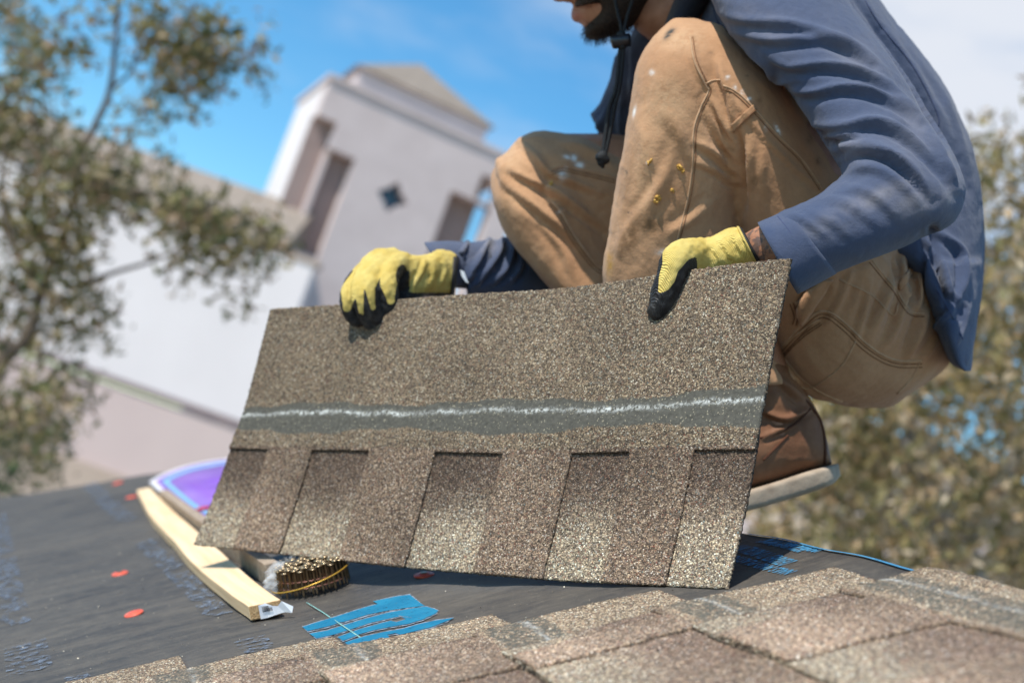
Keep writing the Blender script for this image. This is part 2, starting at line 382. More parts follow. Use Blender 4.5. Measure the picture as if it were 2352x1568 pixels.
CYAN = mat('light_blue_ring', (.22, .50, .72), .4, .5); WHITEP = noisy('white_rim', (.74, .68, .74), (.8, .78, .8), 20, .4)
PINKR = mat('red_print', (.65, .05, .08), .4)
PLASTIC = mat('clear_wrap', (.95, .95, .97), .12, .6); b = PLASTIC.node_tree.nodes['Principled BSDF']; b.inputs['Alpha'].default_value = .20; b.inputs['IOR'].default_value = 1.5
PAPER = noisy('sticker_paper', (.62, .66, .74), (.78, .8, .84), 60, .35)
BARINK = mat('barcode_ink', (.03, .03, .035), .6)
STUCCO = noisy('pink_stucco', (.57, .475, .46), (.64, .54, .525), 1.6, .9, .01)
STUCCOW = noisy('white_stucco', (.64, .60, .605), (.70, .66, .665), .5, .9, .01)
STUCCOP = noisy('rose_stucco', (.50, .40, .385), (.54, .44, .42), .5, .9, .01)
TANTRIM = noisy('tan_trim', (.40, .31, .25), (.45, .36, .30), 1, .8)
BANDM = noisy('ledge_shade', (.22, .165, .165), (.25, .19, .19), 1, .85)  # cornice shadow put into the dark ledge colour
TILE = noisy('tan_roofing', (.24, .20, .165), (.30, .25, .21), 3, .85, .01)
GLASSD = noisy('dark_glass', (.03, .045, .07), (.05, .09, .14), 2, .15, spec=.6)
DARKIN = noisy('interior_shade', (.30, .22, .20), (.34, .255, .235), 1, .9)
BARK = noisy('bark', (.10, .075, .055), (.17, .13, .10), 12, .95, .02)
PALEBARK = noisy('pale_bark', (.34, .30, .26), (.46, .41, .37), 12, .95, .02)
def leaf_mat(name, cols):
    m = mat(name, cols[0], .6, .3); q = NB(m); g = q.n('ShaderNodeNewGeometry'); r = g.outputs['Random Per Island']
    st = [(i/len(cols), c) for i, c in enumerate(cols)]; col = q.ramp(r, st, 'CONSTANT'); q.base(col)
    tr = q.n('ShaderNodeBsdfTranslucent', {'Color': col}); mixn = q.n('ShaderNodeMixShader', {0: .28}); out = q.t.nodes['Material Output']
    q.t.links.new(q.b.outputs[0], mixn.inputs[1]); q.t.links.new(tr.outputs[0], mixn.inputs[2]); q.t.links.new(mixn.outputs[0], out.inputs[0]); return m
LEAFR = leaf_mat('leaves_gold', [(.34, .26, .11), (.27, .225, .10), (.44, .32, .19), (.16, .145, .06), (.52, .42, .29), (.24, .20, .09), (.36, .25, .14)])
LEAFL = leaf_mat('leaves_olive', [(.22, .19, .08), (.15, .155, .06), (.30, .21, .14), (.10, .12, .05), (.34, .27, .16), (.26, .22, .10)])
LEAFG = leaf_mat('leaves_green', [(.03, .065, .02), (.05, .10, .03), (.02, .045, .018)])
GROUNDM = noisy('dry_ground', (.26, .21, .165), (.36, .30, .24), .6, .95, .01)
DECKM = noisy('fascia_board', (.30, .24, .18), (.38, .31, .24), 8, .8)

# ------------------------------------------------------------------ ground
g = 120.0
gv = [(-900, -300, 0), (900, -300, 0), (900, 1500, 0), (-900, 1500, 0)]
tag(mk('ground', gv, [(0, 1, 2, 3)], GROUNDM), kind='structure')

# ------------------------------------------------------------------ the roof worked on
SR = 0.236                                  # ridge
def RP(l, s, h=0.0, base=BASE):
    """roof point in world: l along the ridge (away), s up the slope, h above the deck; folds over the ridge"""
    l = np.asarray(l, float); h = h+base
    if s > SR:
        U = UP; Sd = S-2*(S@U)*U+0*S; Sd = -(S-2*(S@nz(S-U*(S@U)))*nz(S-U*(S@U)))   # mirror about the vertical plane of the ridge
        Hh = nz(S-U*(S@U)); back = Hh*(S@Hh)-U*(S@U); Nb = U*(N@U)-Hh*(N@Hh)
        k = min(1, (s-SR)/.03); Nn = nz(N*(1-k)+Nb*k); P = T0+L*l+S*SR+back*(s-SR)+Nn*h
    else: P = T0+L*l+S*s+N*h
    return W(P)
def RPa(l, s, h):
    U = UP; Hh = nz(S-U*(S@U)); back = Hh*(S@Hh)-U*(S@U); Nb = U*(N@U)-Hh*(N@Hh); over = np.maximum(s-SR, 0)
    k = np.clip(over/.03, 0, 1)[:, None]; Nn = N*(1-k)+Nb*k; Nn /= np.linalg.norm(Nn, axis=1)[:, None]
    return W(T0+L*l[:, None]+S*np.minimum(s, SR)[:, None]+back*over[:, None]+Nn*h[:, None])
house = thing('house', W(T0+N*-.3), 'house roof under black underlayment, half covered with brown shingles, that the worker squats on', 'house')
def wavy(l, s): return .0018*np.sin(9*l+3*s)+.0012*np.sin(23*s+5*l+1)+.0010*np.sin(41*l-11*s)
def sheet(name, mat_, lr, sr, h, nl, nss, far=None, wave=1.0):
    V = []; UV = []; Fc = []
    ls = np.linspace(0, 1, nl); ss = np.linspace(sr[0], sr[1], nss)
    if sr[1] > SR > sr[0]:
        i = np.argmin(abs(ss-SR)); ss[i] = SR
    for s in ss:
        l1 = far(s) if far else lr[1]
        for t in ls:
            l = lr[0]+(l1-lr[0])*t; V.append(RP(l, s, h+wave*wavy(l, s))); UV.append((l, s))
    for i in range(nss-1):
        for j in range(nl-1): a = i*nl+j; Fc.append((a, a+1, a+nl+1, a+nl))
    o = mk(name, V, Fc, mat_, house, True); uvl = o.data.uv_layers.new(name='UVMap')
    idx = np.empty(len(o.data.loops), int); o.data.loops.foreach_get('vertex_index', idx); uvl.data.foreach_set('uv', np.array(UV)[idx].ravel())
    return o
farL = lambda s: 2.44-.64*(s+.04) if s < .3 else 2.23
sheet('underlayment', UNDER, (-1.5, 0), (-2.6, 1.9), 0.0, 130, 150, farL)
V = []; 
for s in (-2.6, SR, 1.9): V += [RP(-1.55, s, -.012), RP(farL(s)+.005, s, -.012), RP(-1.55, s, -.20), RP(farL(s)+.005, s, -.20)]
mk('roof_deck', V, [(0, 4, 5, 1), (4, 8, 9, 5), (2, 3, 7, 6), (6, 7, 11, 10), (1, 5, 7, 3), (5, 9, 11, 7), (0, 2, 6, 4), (4, 6, 10, 8), (0, 1, 3, 2), (8, 10, 11, 9)], DECKM, house)
a = RP(-1.3, -2.3, -.2); b = RP(farL(-2.3)-.2, -2.3, -.2); c_ = RP(farL(1.6)-.2, 1.6, -.2); d_ = RP(-1.3, 1.6, -.2)
bot = [np.array([p[0], p[1], 0]) for p in (a, b, c_, d_)]
mk('wall', [a, b, c_, d_]+bot, [(0, 1, 5, 4), (1, 2, 6, 5), (2, 3, 7, 6), (3, 0, 4, 7)], STUCCOP, house)

# shingle courses: grid sheets with a backing layer and a notched top layer
def tint_noise(u, v, k): return .06*math.sin(31*u+k)+.05*math.sin(57*v+17*u+2*k)
def shingle(name, pmap, Wd, Hh, cuts, parent, seed, tp=.0030, du=.0030, band=(.150, .214), chalk=.190, root=None, cutv=.143, tone=1.0, upper=1.0, btop=.46, bbot=1.85, dmax=.95, cmax=1.15):
    """pmap(u,v,h)->world.  cuts: list of (u0,u1) notch ranges below v=cutv"""
    r = np.random.default_rng(seed)
    us = set(np.round(np.linspace(0, Wd, int(Wd/du)), 5)); vs = set(np.round(np.linspace(0, Hh, int(Hh/du)), 5))
    us = np.array(sorted(us)); vs = np.array(sorted(vs))
    for c0, c1 in cuts:
        for x in (c0, c1):
            if 0 < x < Wd: us[np.argmin(abs(us-x))] = x
    vs[np.argmin(abs(vs-cutv))] = cutv
    def incut(u, v): return v < cutv and any(a <= u <= b for a, b in cuts)
    def layer(nm, top, vmax, par):
        nu = len(us); vv = vs[vs <= vmax+1e-6]; nv = len(vv); U_, V_ = np.meshgrid(us, vv); u = U_.ravel(); v = V_.ravel(); n = len(u)
        hh = (tp if top else 0)+r.normal(0, .00028, n)+.0016
        V = pmap(u+r.normal(0, .00045, n), v+r.normal(0, .00045, n), hh)
        tn = .06*np.sin(31*u+seed)+.05*np.sin(57*v+17*u+2*seed)
        if top:
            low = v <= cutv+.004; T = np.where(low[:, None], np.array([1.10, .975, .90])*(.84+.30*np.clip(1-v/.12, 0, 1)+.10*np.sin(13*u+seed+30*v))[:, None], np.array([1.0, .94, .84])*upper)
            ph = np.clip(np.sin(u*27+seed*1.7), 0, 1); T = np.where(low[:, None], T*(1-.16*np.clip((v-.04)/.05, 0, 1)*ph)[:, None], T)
        else:
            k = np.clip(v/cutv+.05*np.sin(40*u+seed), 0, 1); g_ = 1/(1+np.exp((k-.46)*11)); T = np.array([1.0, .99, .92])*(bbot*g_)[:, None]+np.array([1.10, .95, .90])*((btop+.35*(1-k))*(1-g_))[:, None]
        T = np.hstack([T*tone*(1+tn)[:, None], np.ones((n, 1))])
        wob = .0035*np.sin(19*u+seed)+.0015*np.sin(71*u)
        D = np.clip(np.minimum(v-band[0]+wob, band[1]-v+wob)/.008, 0, 1)*(dmax if top else 0)
        jag = np.interp(u, np.linspace(0, Wd, 70), r.normal(0, .0007, 70)); C = np.exp(-(np.abs(v-chalk-wob*.6-jag)/.0021)**1.5)*np.interp(u, np.linspace(0, Wd, 30), r.uniform(.45, 1.2, 30))*(cmax if top else 0)
        Fc = []
        for j in range(nv-1):
            for i in range(nu-1):
                if top and incut((us[i]+us[i+1])/2, (vv[j]+vv[j+1])/2): continue
                a_ = j*nu+i; Fc.append((a_, a_+1, a_+nu+1, a_+nu))
        ec = {}
        for f in Fc:
            for k in range(4):
                e = (f[k], f[(k+1) % 4]); key = (min(e), max(e)); ec[key] = None if key in ec else e
        low = {}; Fs = []
        for e in [x for x in ec.values() if x]:
            for x in e:
                if x not in low: low[x] = n+len(low)
            Fs.append((e[1], e[0], low[e[0]], low[e[1]]))
        if low:
            ix = np.array(list(low)); m = len(ix)
            ex = pmap(u[ix]+r.normal(0, .0005, m), v[ix]+r.normal(0, .0005, m), np.full(m, .0002 if top else -.0025)); V = np.vstack([V, ex])
            T = np.vstack([T, np.tile([.08, .08, .08, 1], (m, 1))]); D = np.r_[D, np.zeros(m)]; C = np.r_[C, np.zeros(m)]
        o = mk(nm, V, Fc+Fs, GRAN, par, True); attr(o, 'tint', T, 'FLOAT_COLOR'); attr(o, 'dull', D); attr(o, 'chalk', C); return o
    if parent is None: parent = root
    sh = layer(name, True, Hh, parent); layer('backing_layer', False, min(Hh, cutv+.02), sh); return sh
DL = .0831
for k in range(0, 6):
    l0 = DL*k; s0 = -.143*k
    hb, ht = .0118, .0
    def pm(u, v, h, l0=l0, s0=s0, k=k):
        t = v/.333; return RPa(l0-u, s0+v, h+hb*(1-t)+ht*t-.0047+wavy(l0-u, s0+v)+.0012*np.sin(9*u+k))
    if k == 0: cuts = [(-1, .045), (.154, .262), (.39, .50), (.64, .76)]
    elif k == 1: cuts = [(-1, .028), (DL, DL+.11), (.30, .41), (.55, .66), (.8, .9)]
    elif k == 2: cuts = [(-1, .020), (.13, .235), (.36, .47), (.6, .71)]
    elif k == 3: cuts = [(-1, .03), (.10, .20), (.33, .44), (.58, .7)]
    else: cuts = [(-1, .02), (.12, .22), (.35, .45), (.6, .7)]
    vis = .62 if k < 2 else .55
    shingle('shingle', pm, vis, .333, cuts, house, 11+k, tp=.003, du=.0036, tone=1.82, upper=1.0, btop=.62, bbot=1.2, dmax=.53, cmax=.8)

# blue underlayment print: traced on the roof plane as thin ink films
def C900(x, y): return ((900+.51020*x)*.57422, (2000+.51020*y)*.57422)
def film(name, polys, m, parent, h=.0012):
    mb = MB()
    for pl in polys:
        V = []
        for x, y in pl:
            l, s = LS(x, y); V.append(RP(l, s, h+wavy(l, s)*1.0))
        mb.add(V, [tuple(range(len(V)))])
    return mb.build(name, m, parent)
def polyfilm(name, polys, m, parent, h):
    """concave-safe: triangulates in roof coordinates and densifies for the sheet's waves"""
    from mathutils.geometry import tessellate_polygon
    mb = MB()
    for pl in polys:
        q = [LS(*p) for p in pl]; dense = []
        for i in range(len(q)):
            a_, b_ = np.array(q[i]), np.array(q[(i+1) % len(q)]); n = max(1, int(np.linalg.norm(b_-a_)/.012))
            for k in range(n): dense.append(a_+(b_-a_)*k/n)
        tr = tessellate_polygon([[Vector((p[0], p[1], 0)) for p in dense]])
        V = [RP(p[0], p[1], h+wavy(p[0], p[1])) for p in dense]; mb.add(V, [tuple(t) for t in tr])
    return mb.build(name, m, parent)
T1 = [(610, 1005), (720, 965), (860, 920), (1010, 870), (1110, 840), (1200, 818), (1160, 795), (1250, 780), (1360, 760), (1450, 750), (1500, 785), (1570, 830), (1440, 840), (1280, 862), (1120, 895), (960, 945), (800, 995), (650, 1035)]
T2 = [(665, 1055), (800, 1025), (960, 970), (1100, 925), (1270, 880), (1440, 850), (1575, 835), (1640, 860), (1675, 880), (1655, 905), (1560, 950), (1440, 985), (1300, 1005), (1160, 1030), (1060, 1060), (990, 1095), (930, 1122), (885, 1080), (960, 1050), (1060, 1010), (1180, 975), (1300, 945), (1345, 962), (1420, 940), (1380, 908), (1280, 925), (1130, 960), (990, 1010), (860, 1055), (720, 1090)]
T3 = [(945, 1140), (1010, 1115), (1100, 1085), (1250, 1050), (1400, 1025), (1520, 990), (1650, 962), (1800, 942), (1740, 965), (1620, 1010), (1500, 1040), (1380, 1072), (1340, 1060), (1275, 1075), (1300, 1098), (1200, 1125), (1080, 1155), (990, 1180)]
logo = [[C900(*p) for p in t] for t in (T1, T2, T3)]
def grow(pl, k):
    P = np.array(pl, float); c = P.mean(0); n = len(P); out = []
    ar = sum(P[i][0]*P[(i+1) % n][1]-P[(i+1) % n][0]*P[i][1] for i in range(n)); sg = 1 if ar > 0 else -1
    for i in range(n):
        t = nz(P[(i+1) % n]-P[i-1]); out.append(P[i]+sg*k*np.array([t[1], -t[0]]))
    return out
polyfilm('print_outline', [grow(t, 2.6) for t in logo], EDGEP, house, .0010)
polyfilm('printed_emblem', logo, BLUEP, house, .0014)
film('chalk_snap_line', [[C900(x, y) for x, y in ((640, 790), (760, 862), (880, 955), (1010, 1045), (1180, 1168), (1172, 1172), (1004, 1052), (872, 961), (752, 867), (636, 794))]], noisy('teal_chalk', (.06, .20, .20), (.30, .50, .46), 260, .9), house, .0018)

def text_film(body, p0, p1, hpx, m, parent, name, flip=False, bold=0.0, h=.0013, slant=0.0):
    """lettering laid on the roof from roof point p0 to p1 (l,s), letter height hpx metres along the perpendicular"""
    cu = bpy.data.curves.new('t', 'FONT'); cu.body = body; cu.size = 1; cu.resolution_u = 1; cu.offset = bold
    o = bpy.data.objects.new('t', cu); COL.objects.link(o); dg = bpy.context.evaluated_depsgraph_get()
    me = bpy.data.meshes.new_from_object(o.evaluated_get(dg)); V = np.array([v.co[:] for v in me.vertices]); Fc = [tuple(p.vertices) for p in me.polygons]
    bpy.data.objects.remove(o); bpy.data.curves.remove(cu); bpy.data.meshes.remove(me)
    if not len(V): return
    V[:, 0] -= V[:, 0].min(); V[:, 0] /= V[:, 0].max(); V[:, 1] /= .72
    p0 = np.array(p0); p1 = np.array(p1); d = p1-p0; pr = nz(np.array([-d[1], d[0]]))*hpx*(-1 if flip else 1)
    out = []
    for x, y, _ in V:
        q = p0+d*x+pr*(y+slant*x); out.append(RP(q[0], q[1], h+wavy(q[0], q[1])))
    return mk(name, out, Fc, m, parent)
# right-hand lettering rows near the ridge (read from the far side)
def Cz(x, y): return ((2950+.21259*x)*.57422, (2080+.21259*y)*.57422)
for body, a_, b_, hh in (('UNDERLAYMENT SYSTEM', Cz(1700, 575), Cz(700, 385), .017), ('www underlayment', Cz(1250, 615), Cz(450, 425), .011),
                         ('DESIGNED TO INSTALL WITH', Cz(1140, 790), Cz(130, 500), .022), ('NAILS AND PLASTIC CAPS', Cz(1140, 985), Cz(-260, 640), .016)):
    text_film(body, LS(*a_), LS(*b_), hh, TEXTB, house, 'printed_lettering', flip=True, bold=.012)
text_film('NO', LS(*((2900+.5085*1490)*.5742, (2000+.5085*612)*.5742)[0:2]), LS((2900+.5085*1375)*.5742, (2000+.5085*600)*.5742), .02, TEXTB, house, 'printed_lettering', flip=True, bold=.012)
mb = MB(); P = [RP(l, SR-.004, .0022+wavy(l, SR-.004)) for l in np.linspace(.33, -.02, 40)]; Q = [RP(l, SR+.001, .0022+wavy(l, SR)) for l in np.linspace(.33, -.02, 40)]
mb.add(P+Q, [(i, i+1, 41+i, 40+i) for i in range(39)]); mb.build('printed_edge_line', TEXTB, house)
# faded word blocks on the left
def C300(x, y): return ((300+.41451*x)*.57422, (1850+.41451*y)*.57422)
def block(a_, b_, c_, words, rows):
    """rows of heavy worn letters from a_ to b_, spanning to c_ across"""
    A, B, Cc = (np.array(LS(*p)) for p in (a_, b_, c_)); acr = Cc-A
    for r_ in range(rows):
        o_ = acr*(r_/rows); hgt = np.linalg.norm(acr)/rows*.86
        text_film(words, A+o_, B+o_, hgt, FADED, house, 'faded_print', flip=((B-A)[0]*acr[1]-(B-A)[1]*acr[0] < 0), bold=.06)
block(C300(1290, 1490), C300(575, 765), C300(1560, 1430), 'UNDERLAYMENT', 1)
block(C300(420, 590), C300(60, 205), C300(610, 560), 'UNDERLAYMENT', 1)
block(C900(170, 1225), C900(90, 1130), C900(440, 1165), 'SYN', 1)
def Cb(x, y): return (.37755*x, 976.2+.37755*y)
block(Cb(60, 1530), Cb(40, 1340), Cb(330, 1490), 'SYNTH', 1)
block(Cb(20, 1230), Cb(-60, 560), Cb(120, 1180), 'UNDERLAYMENT', 1)
block(Cb(420, 1560), Cb(395, 1535), Cb(570, 1520), 'ETIC', 1)

# nail caps driven through the underlayment
def capmesh():
    mb = MB(); seg = 28; rs = [(.0135, 0), (.0135, .0012), (.0125, .0019), (.0075, .0021), (.0065, .0032), (.0, .0034)]
    V = []; Fc = []
    for r_, z_ in rs[:-1]:
        for k in range(seg): V.append((r_*math.cos(2*PI*k/seg), r_*math.sin(2*PI*k/seg), z_))
    V.append((0, 0, .0034)); n = len(rs)-1
    for i in range(n-1):
        for k in range(seg): Fc.append((i*seg+k, i*seg+(k+1) % seg, (i+1)*seg+(k+1) % seg, (i+1)*seg+k))
    for k in range(seg): Fc.append(((n-1)*seg+k, (n-1)*seg+(k+1) % seg, n*seg))
    me = mesh('plastic_cap', V, Fc, RED, True)
    H = []; G = []
    for r_, z_ in ((.0045, .0034), (.0045, .0042), (.003, .0047)):
        for k in range(16): H.append((r_*math.cos(2*PI*k/16), r_*math.sin(2*PI*k/16), z_))
    for i in range(2):
        for k in range(16): G.append((i*16+k, i*16+(k+1) % 16, (i+1)*16+(k+1) % 16, (i+1)*16+k))
    G.append(tuple(range(32, 48))); return me, mesh('nail_head', H, G, NAILM)
capm, headm = capmesh()
for px, py, sc_ in ((271, 1111, 1.0), (302, 1141, .95), (276, 1319, .88), (308, 1411, .88), (974, 1320, .9), (2010, 1520, .01)):
    if sc_ < .1: continue
    l, s = LS(px, py); o0 = RP(l, s, .0012+wavy(l, s)); th = random.uniform(-.1, .1)
    zz = M3@nz(N+.10*(S*random.uniform(-1, 1)+L*random.uniform(-1, .4))); xx = nz(np.cross(M3@L, zz)); yy = np.cross(zz, xx)
    M = frame(o0, xx*sc_, yy*sc_, zz*sc_); c_ = place('plastic_cap', capm, M, house)
    if px not in (308, 271): place('nail_head', headm, M, c_).matrix_local = Matrix.Identity(4)

# loose grit on the underlayment
mb = MB()
for i in range(520):
    l = random.uniform(.2, 1.3)**1.1; s = random.uniform(-.55, .22); r_ = random.uniform(.0006, .0016)
    p = RP(l, s, r_*.6+wavy(l, s)); V = [p+r_*np.array(nz(rng.normal(size=3)))*random.uniform(.8, 1.2) for _ in range(4)]
    mb.add(V, [(0, 1, 2), (0, 2, 3), (0, 3, 1), (1, 3, 2)], random.choice([0, 0, 1]))
gr = mb.build('roofing_grit', [noisy('grit_light', (.45, .38, .28), (.6, .55, .45), 90), noisy('grit_dark', (.1, .08, .06), (.2, .16, .12), 90)], None)
tag(gr, 'loose shingle grit scattered over the black underlayment', 'grit', kind='stuff')

# ------------------------------------------------------------------ things on the roof
def board(name, path, wvec, thick, m_top, m_end, label, ups=1.0, n=40, lift=0):
    """plank bent along a path of roof (l,s,h); wvec across"""
    P = spline(path, 12); V = []; UV = []; k = len(P)
    for i, (l, s, h) in enumerate(P):
        wob = .0008*math.sin(i*.16)+.0003*math.sin(i*.43)
        for du_, dh in ((0, 0), (1, 0), (1, 1), (0, 1)):
            ww = wvec if callable(wvec) is False else wvec(i/(k-1))
            V.append(RP(l+ww[0]*du_, s+ww[1]*du_+wob*(1 if du_ == 0 else -.5), h+lift+thick*dh+ww[2]*du_)); UV.append((du_*.04+dh*.02, l))
    Fc = []; mi = []
    for i in range(k-1):
        for a_, b_ in ((0, 1), (1, 2), (2, 3), (3, 0)): Fc.append((i*4+a_, (i+1)*4+a_, (i+1)*4+b_, i*4+b_)); mi.append(0)
    Fc += [(0, 1, 2, 3), ((k-1)*4+3, (k-1)*4+2, (k-1)*4+1, (k-1)*4)]; mi += [1, 1]
    o = mk(name, V, Fc, [m_top, m_end], None, False, mi); uvl = o.data.uv_layers.new(name='UVMap'); idx = np.empty(len(o.data.loops), int); o.data.loops.foreach_get('vertex_index', idx)
    uvl.data.foreach_set('uv', np.array(UV)[idx].ravel())
    md = o.modifiers.new('bevel', 'BEVEL'); md.width = .0012; md.segments = 2; md.limit_method = 'ANGLE'
    tag(o, label, 'board'); return o
TH = .0165
EL = [(577, 1427), (539, 1400), (489, 1357), (441, 1312), (401, 1265), (377, 1238), (344, 1195), (317, 1143)]
ER = [(645, 1378), (610, 1354), (553, 1309), (505, 1265), (458, 1224), (417, 1188), (386, 1162), (343, 1118)]
el = np.array([LS(*p) for p in EL]); er = []
for p in ER: P_ = roofhit(*p, BASE+TH)-T0; er.append((P_@L, P_@S))
er = np.array(er); n0 = el[0]; wv = er[0]-el[0]
wl = [er[i]-el[i] for i in range(8)]
def wid(t):
    i = t*7; j = min(int(i), 6); w_ = wl[j]*(1-(i-j))+wl[j+1]*(i-j); return (w_[0]*.0+wv[0]*.9, w_[1], 0)
bd = board('pine_board', [(a_[0], a_[1], .001) for a_ in el], wid, TH, WOOD, WEND, 'long pale pine board lying on the underlayment beside the nail coil')
# sticker on the near end of the board
e0 = RP(n0[0], n0[1], .001); e1 = RP(n0[0]+wv[0]*.9, n0[1]+wv[1], .001); up_ = M3@N; ex = e1-e0; outn = nz(np.cross(ex, up_)); outn = outn if outn@(np.array([0, 0, CH])-e0) > 0 else -outn
stk = thing('barcode_sticker', e0+ex*.6, 'torn white barcode sticker on the end of the pine board', 'sticker')
def SP(u, v, o_=0.0008): return e0+ex*u+up_*TH*v+outn*o_
pt = [SP(.30, -.02), SP(.30, .92), SP(.52, .98), SP(.72, .72, .002), SP(.88, .66, .005), SP(1.02, 1.0, .010), SP(1.34, .55, .016), SP(1.27, .15, .017), SP(1.05, .22, .010), SP(.80, .10, .004), SP(.5, -.02, .0012)]
mk('paper', pt, [(0, 1, 2, 3, 10), (3, 4, 9, 10), (4, 5, 8, 9), (5, 6, 7, 8)], PAPER, stk)
mb = MB(); x = .40
while x < .70:
    w_ = random.choice([.008, .014, .022]); mb.add([SP(x, .42, .0022+.003*max(0, x-.5)/.3), SP(x+w_, .42, .0022+.003*max(0, x-.5)/.3), SP(x+w_, .80 if x < .6 else .66, .0022+.003*max(0, x-.5)/.3), SP(x, .80 if x < .6 else .66, .0022+.003*max(0, x-.5)/.3)], [(0, 1, 2, 3)]); x += w_+random.choice([.008, .012])
mb.build('barcode', BARINK, stk)
# second, weathered lath behind it, on edge
n1 = np.array(LS(618, 1352)); f1 = np.array(LS(372, 1162))
board('weathered_lath', [(n1[0], n1[1], .001), ((n1[0]+f1[0])/2, (n1[1]+f1[1])/2-.004, .001), (f1[0], f1[1], .001)], (.002, .017, 0), .030, WGREY, WGREY,
      'weathered lath standing on edge between the pine board and the purple disc')

# coil of roofing nails
cl, cs_ = LS(716, 1353); cc = RP(cl, cs_+.002, .0); coil = thing('nail_coil', cc, 'coil of brass coloured roofing nails bound with wire beside the board end', 'nails')
nh = .030; V = []; Fc = []; seg = 12
for r_, z_ in ((.0002, 0), (.0014, .003), (.0014, nh-.0015), (.0046, nh-.0008), (.0046, nh), (.0028, nh+.0007), (.0002, nh+.0009)):
    for k in range(seg): V.append((r_*math.cos(2*PI*k/seg), r_*math.sin(2*PI*k/seg), z_))
for i in range(6):
    for k in range(seg): Fc.append((i*seg+k, i*seg+(k+1) % seg, (i+1)*seg+(k+1) % seg, (i+1)*seg+k))
nailm = mesh('nail', V, Fc, NAILM, True)
Lw, Sw, Nw = M3@L, M3@S, M3@N; w1 = []; 
th = 0; r_ = .0465; cnt = 0; pts = []
while r_ > .012 and cnt < 190:
    th += .0080/r_; r_ -= .0080*.0080/(r_*2*PI)*.95; cnt += 1
    p = cc+Lw*(r_*math.cos(th)*1.0)+Sw*(r_*math.sin(th)); lean = .10+.03*math.sin(th*3)
    ax = nz(Nw+nz(p-cc)*(-.06+.05*math.sin(th+1))+Sw*.0); xx = nz(np.cross(Lw, ax)); yy = np.cross(ax, xx)
    place('nail', nailm, frame(p+Nw*(.002+.0022*math.sin(cnt*2.4)+random.uniform(0, .001)), xx, yy, ax), coil); pts.append((p, ax))
for hgt, m_ in ((.010, WIREC), (.018, WIREC)):
    V, Fc = tube([p+a_*hgt for p, a_ in pts], .0006, 5); mk('binding_wire', V, Fc, m_, coil, True)
ring = []
for k in range(60):
    an = 2*PI*k/60; ring.append(cc+(Lw*math.cos(an)+Sw*math.sin(an))*.0495+Nw*(.018+.009*math.sin(an+.2)))
ring.append(ring[0]); V, Fc = tube(ring, .0008, 6); mk('yellow_wire', V, Fc, WIREY, coil, True)
# crumpled clear wrap round the far-left side of the coil
V = []; Fc = []; na, nb = 46, 12
for i in range(na):
    an = PI*1.42+.50*PI*i/(na-1)
    for j in range(nb):
        hgt = .004+.033*j/(nb-1); rr = .051+.006*math.sin(i*1.3+j*.8)+.004*math.sin(i*.55-j*1.7)-(.014*(j/(nb-1))**3)
        V.append(cc+(Lw*math.cos(an)+Sw*math.sin(an))*rr+Nw*(hgt+.003*math.sin(i*.9)))
for i in range(na-1):
    for j in range(nb-1): Fc.append((i*nb+j, (i+1)*nb+j, (i+1)*nb+j+1, i*nb+j+1))
wrap = mk('clear_wrap', V, Fc, PLASTIC, None, True); tag(wrap, 'crumpled clear plastic wrap around the left side of the nail coil', 'plastic wrap')

# purple plastic sheet tucked behind the laths
PO = np.array([(344, 1112), (372, 1096), (420, 1078), (470, 1067), (517, 1060), (590, 1056), (640, 1075), (655, 1120), (630, 1175), (570, 1212), (510, 1218), (468, 1207), (440, 1192), (412, 1172), (382, 1147), (358, 1126)], float)
pc = np.array([560., 1138.]); PO = spline(np.vstack([PO, PO[:1]]), 5)[:-1]
disc = thing('purple_sheet', RP(*LS(*pc)), 'glossy purple plastic sheet with light blue ring and white rim behind the board', 'plastic sheet')
def ringmesh(name, f0, f1, h0, h1, m):
    V = []; k = len(PO)
    for f_, h in ((f0, h0), (f1, h1), (f1, h1-.003), (f0, h0-.003)):
        for q_ in PO: V.append(RP(*LS(*(pc+(q_-pc)*f_)), h))
    Fc = [(j*k+i, j*k+(i+1) % k, ((j+1) % 4)*k+(i+1) % k, ((j+1) % 4)*k+i) for j in range(4) for i in range(k)]
    return mk(name, V, Fc, m, disc, True)
ringmesh('rim', .93, 1.0, .010, .007, WHITEP); ringmesh('outer_band', .86, .93, .012, .010, PURPLE); ringmesh('ring', .79, .86, .013, .012, CYAN); ringmesh('centre', .01, .79, .016, .013, PURPLE)
p = RP(*LS(470, 1186), .014); V, Fc = tube([p, p+Nw*.003], .012, 16); mk('red_spot', V, Fc, PINKR, disc)

# ------------------------------------------------------------------ the shingle being held
TL, TR, BL, BR = (628, 708), (1822, 592), (447, 1250), (1672, 1352)
ZTL, ZTR, ZBL, ZBR = 1.93, 1.435, 1.885, 1.345
TOPE = [(628, 708), (800, 697), (950, 684), (1100, 673), (1270, 663), (1400, 648), (1500, 633), (1600, 618), (1700, 604), (1822, 592)]
BOTE = [(447, 1250), (640, 1272), (780, 1287), (930, 1303), (1080, 1316), (1245, 1330), (1400, 1339), (1535, 1346), (1672, 1352)]
LEFE = [(447, 1250), (492, 1140), (535, 1022), (568, 935), (600, 815), (628, 708)]
RIGE = [(1672, 1352), (1700, 1230), (1722, 1120), (1742, 1010), (1762, 900), (1792, 740), (1822, 592)]
def persp_curve(pts, za, zb):
    """3D curve through outline pixels, depth running perspective-correctly from za to zb"""
    P = np.array(pts, float); d = np.r_[0, np.cumsum(np.linalg.norm(np.diff(P, axis=0), axis=1))]; d /= d[-1]
    X = [at(x, y, 1/((1-t)/za+t/zb)) for (x, y), t in zip(P, d)]; X = np.array(X); s = np.r_[0, np.cumsum(np.linalg.norm(np.diff(X, axis=0), axis=1))]; ln = s[-1]; return spline(X, 6), ln
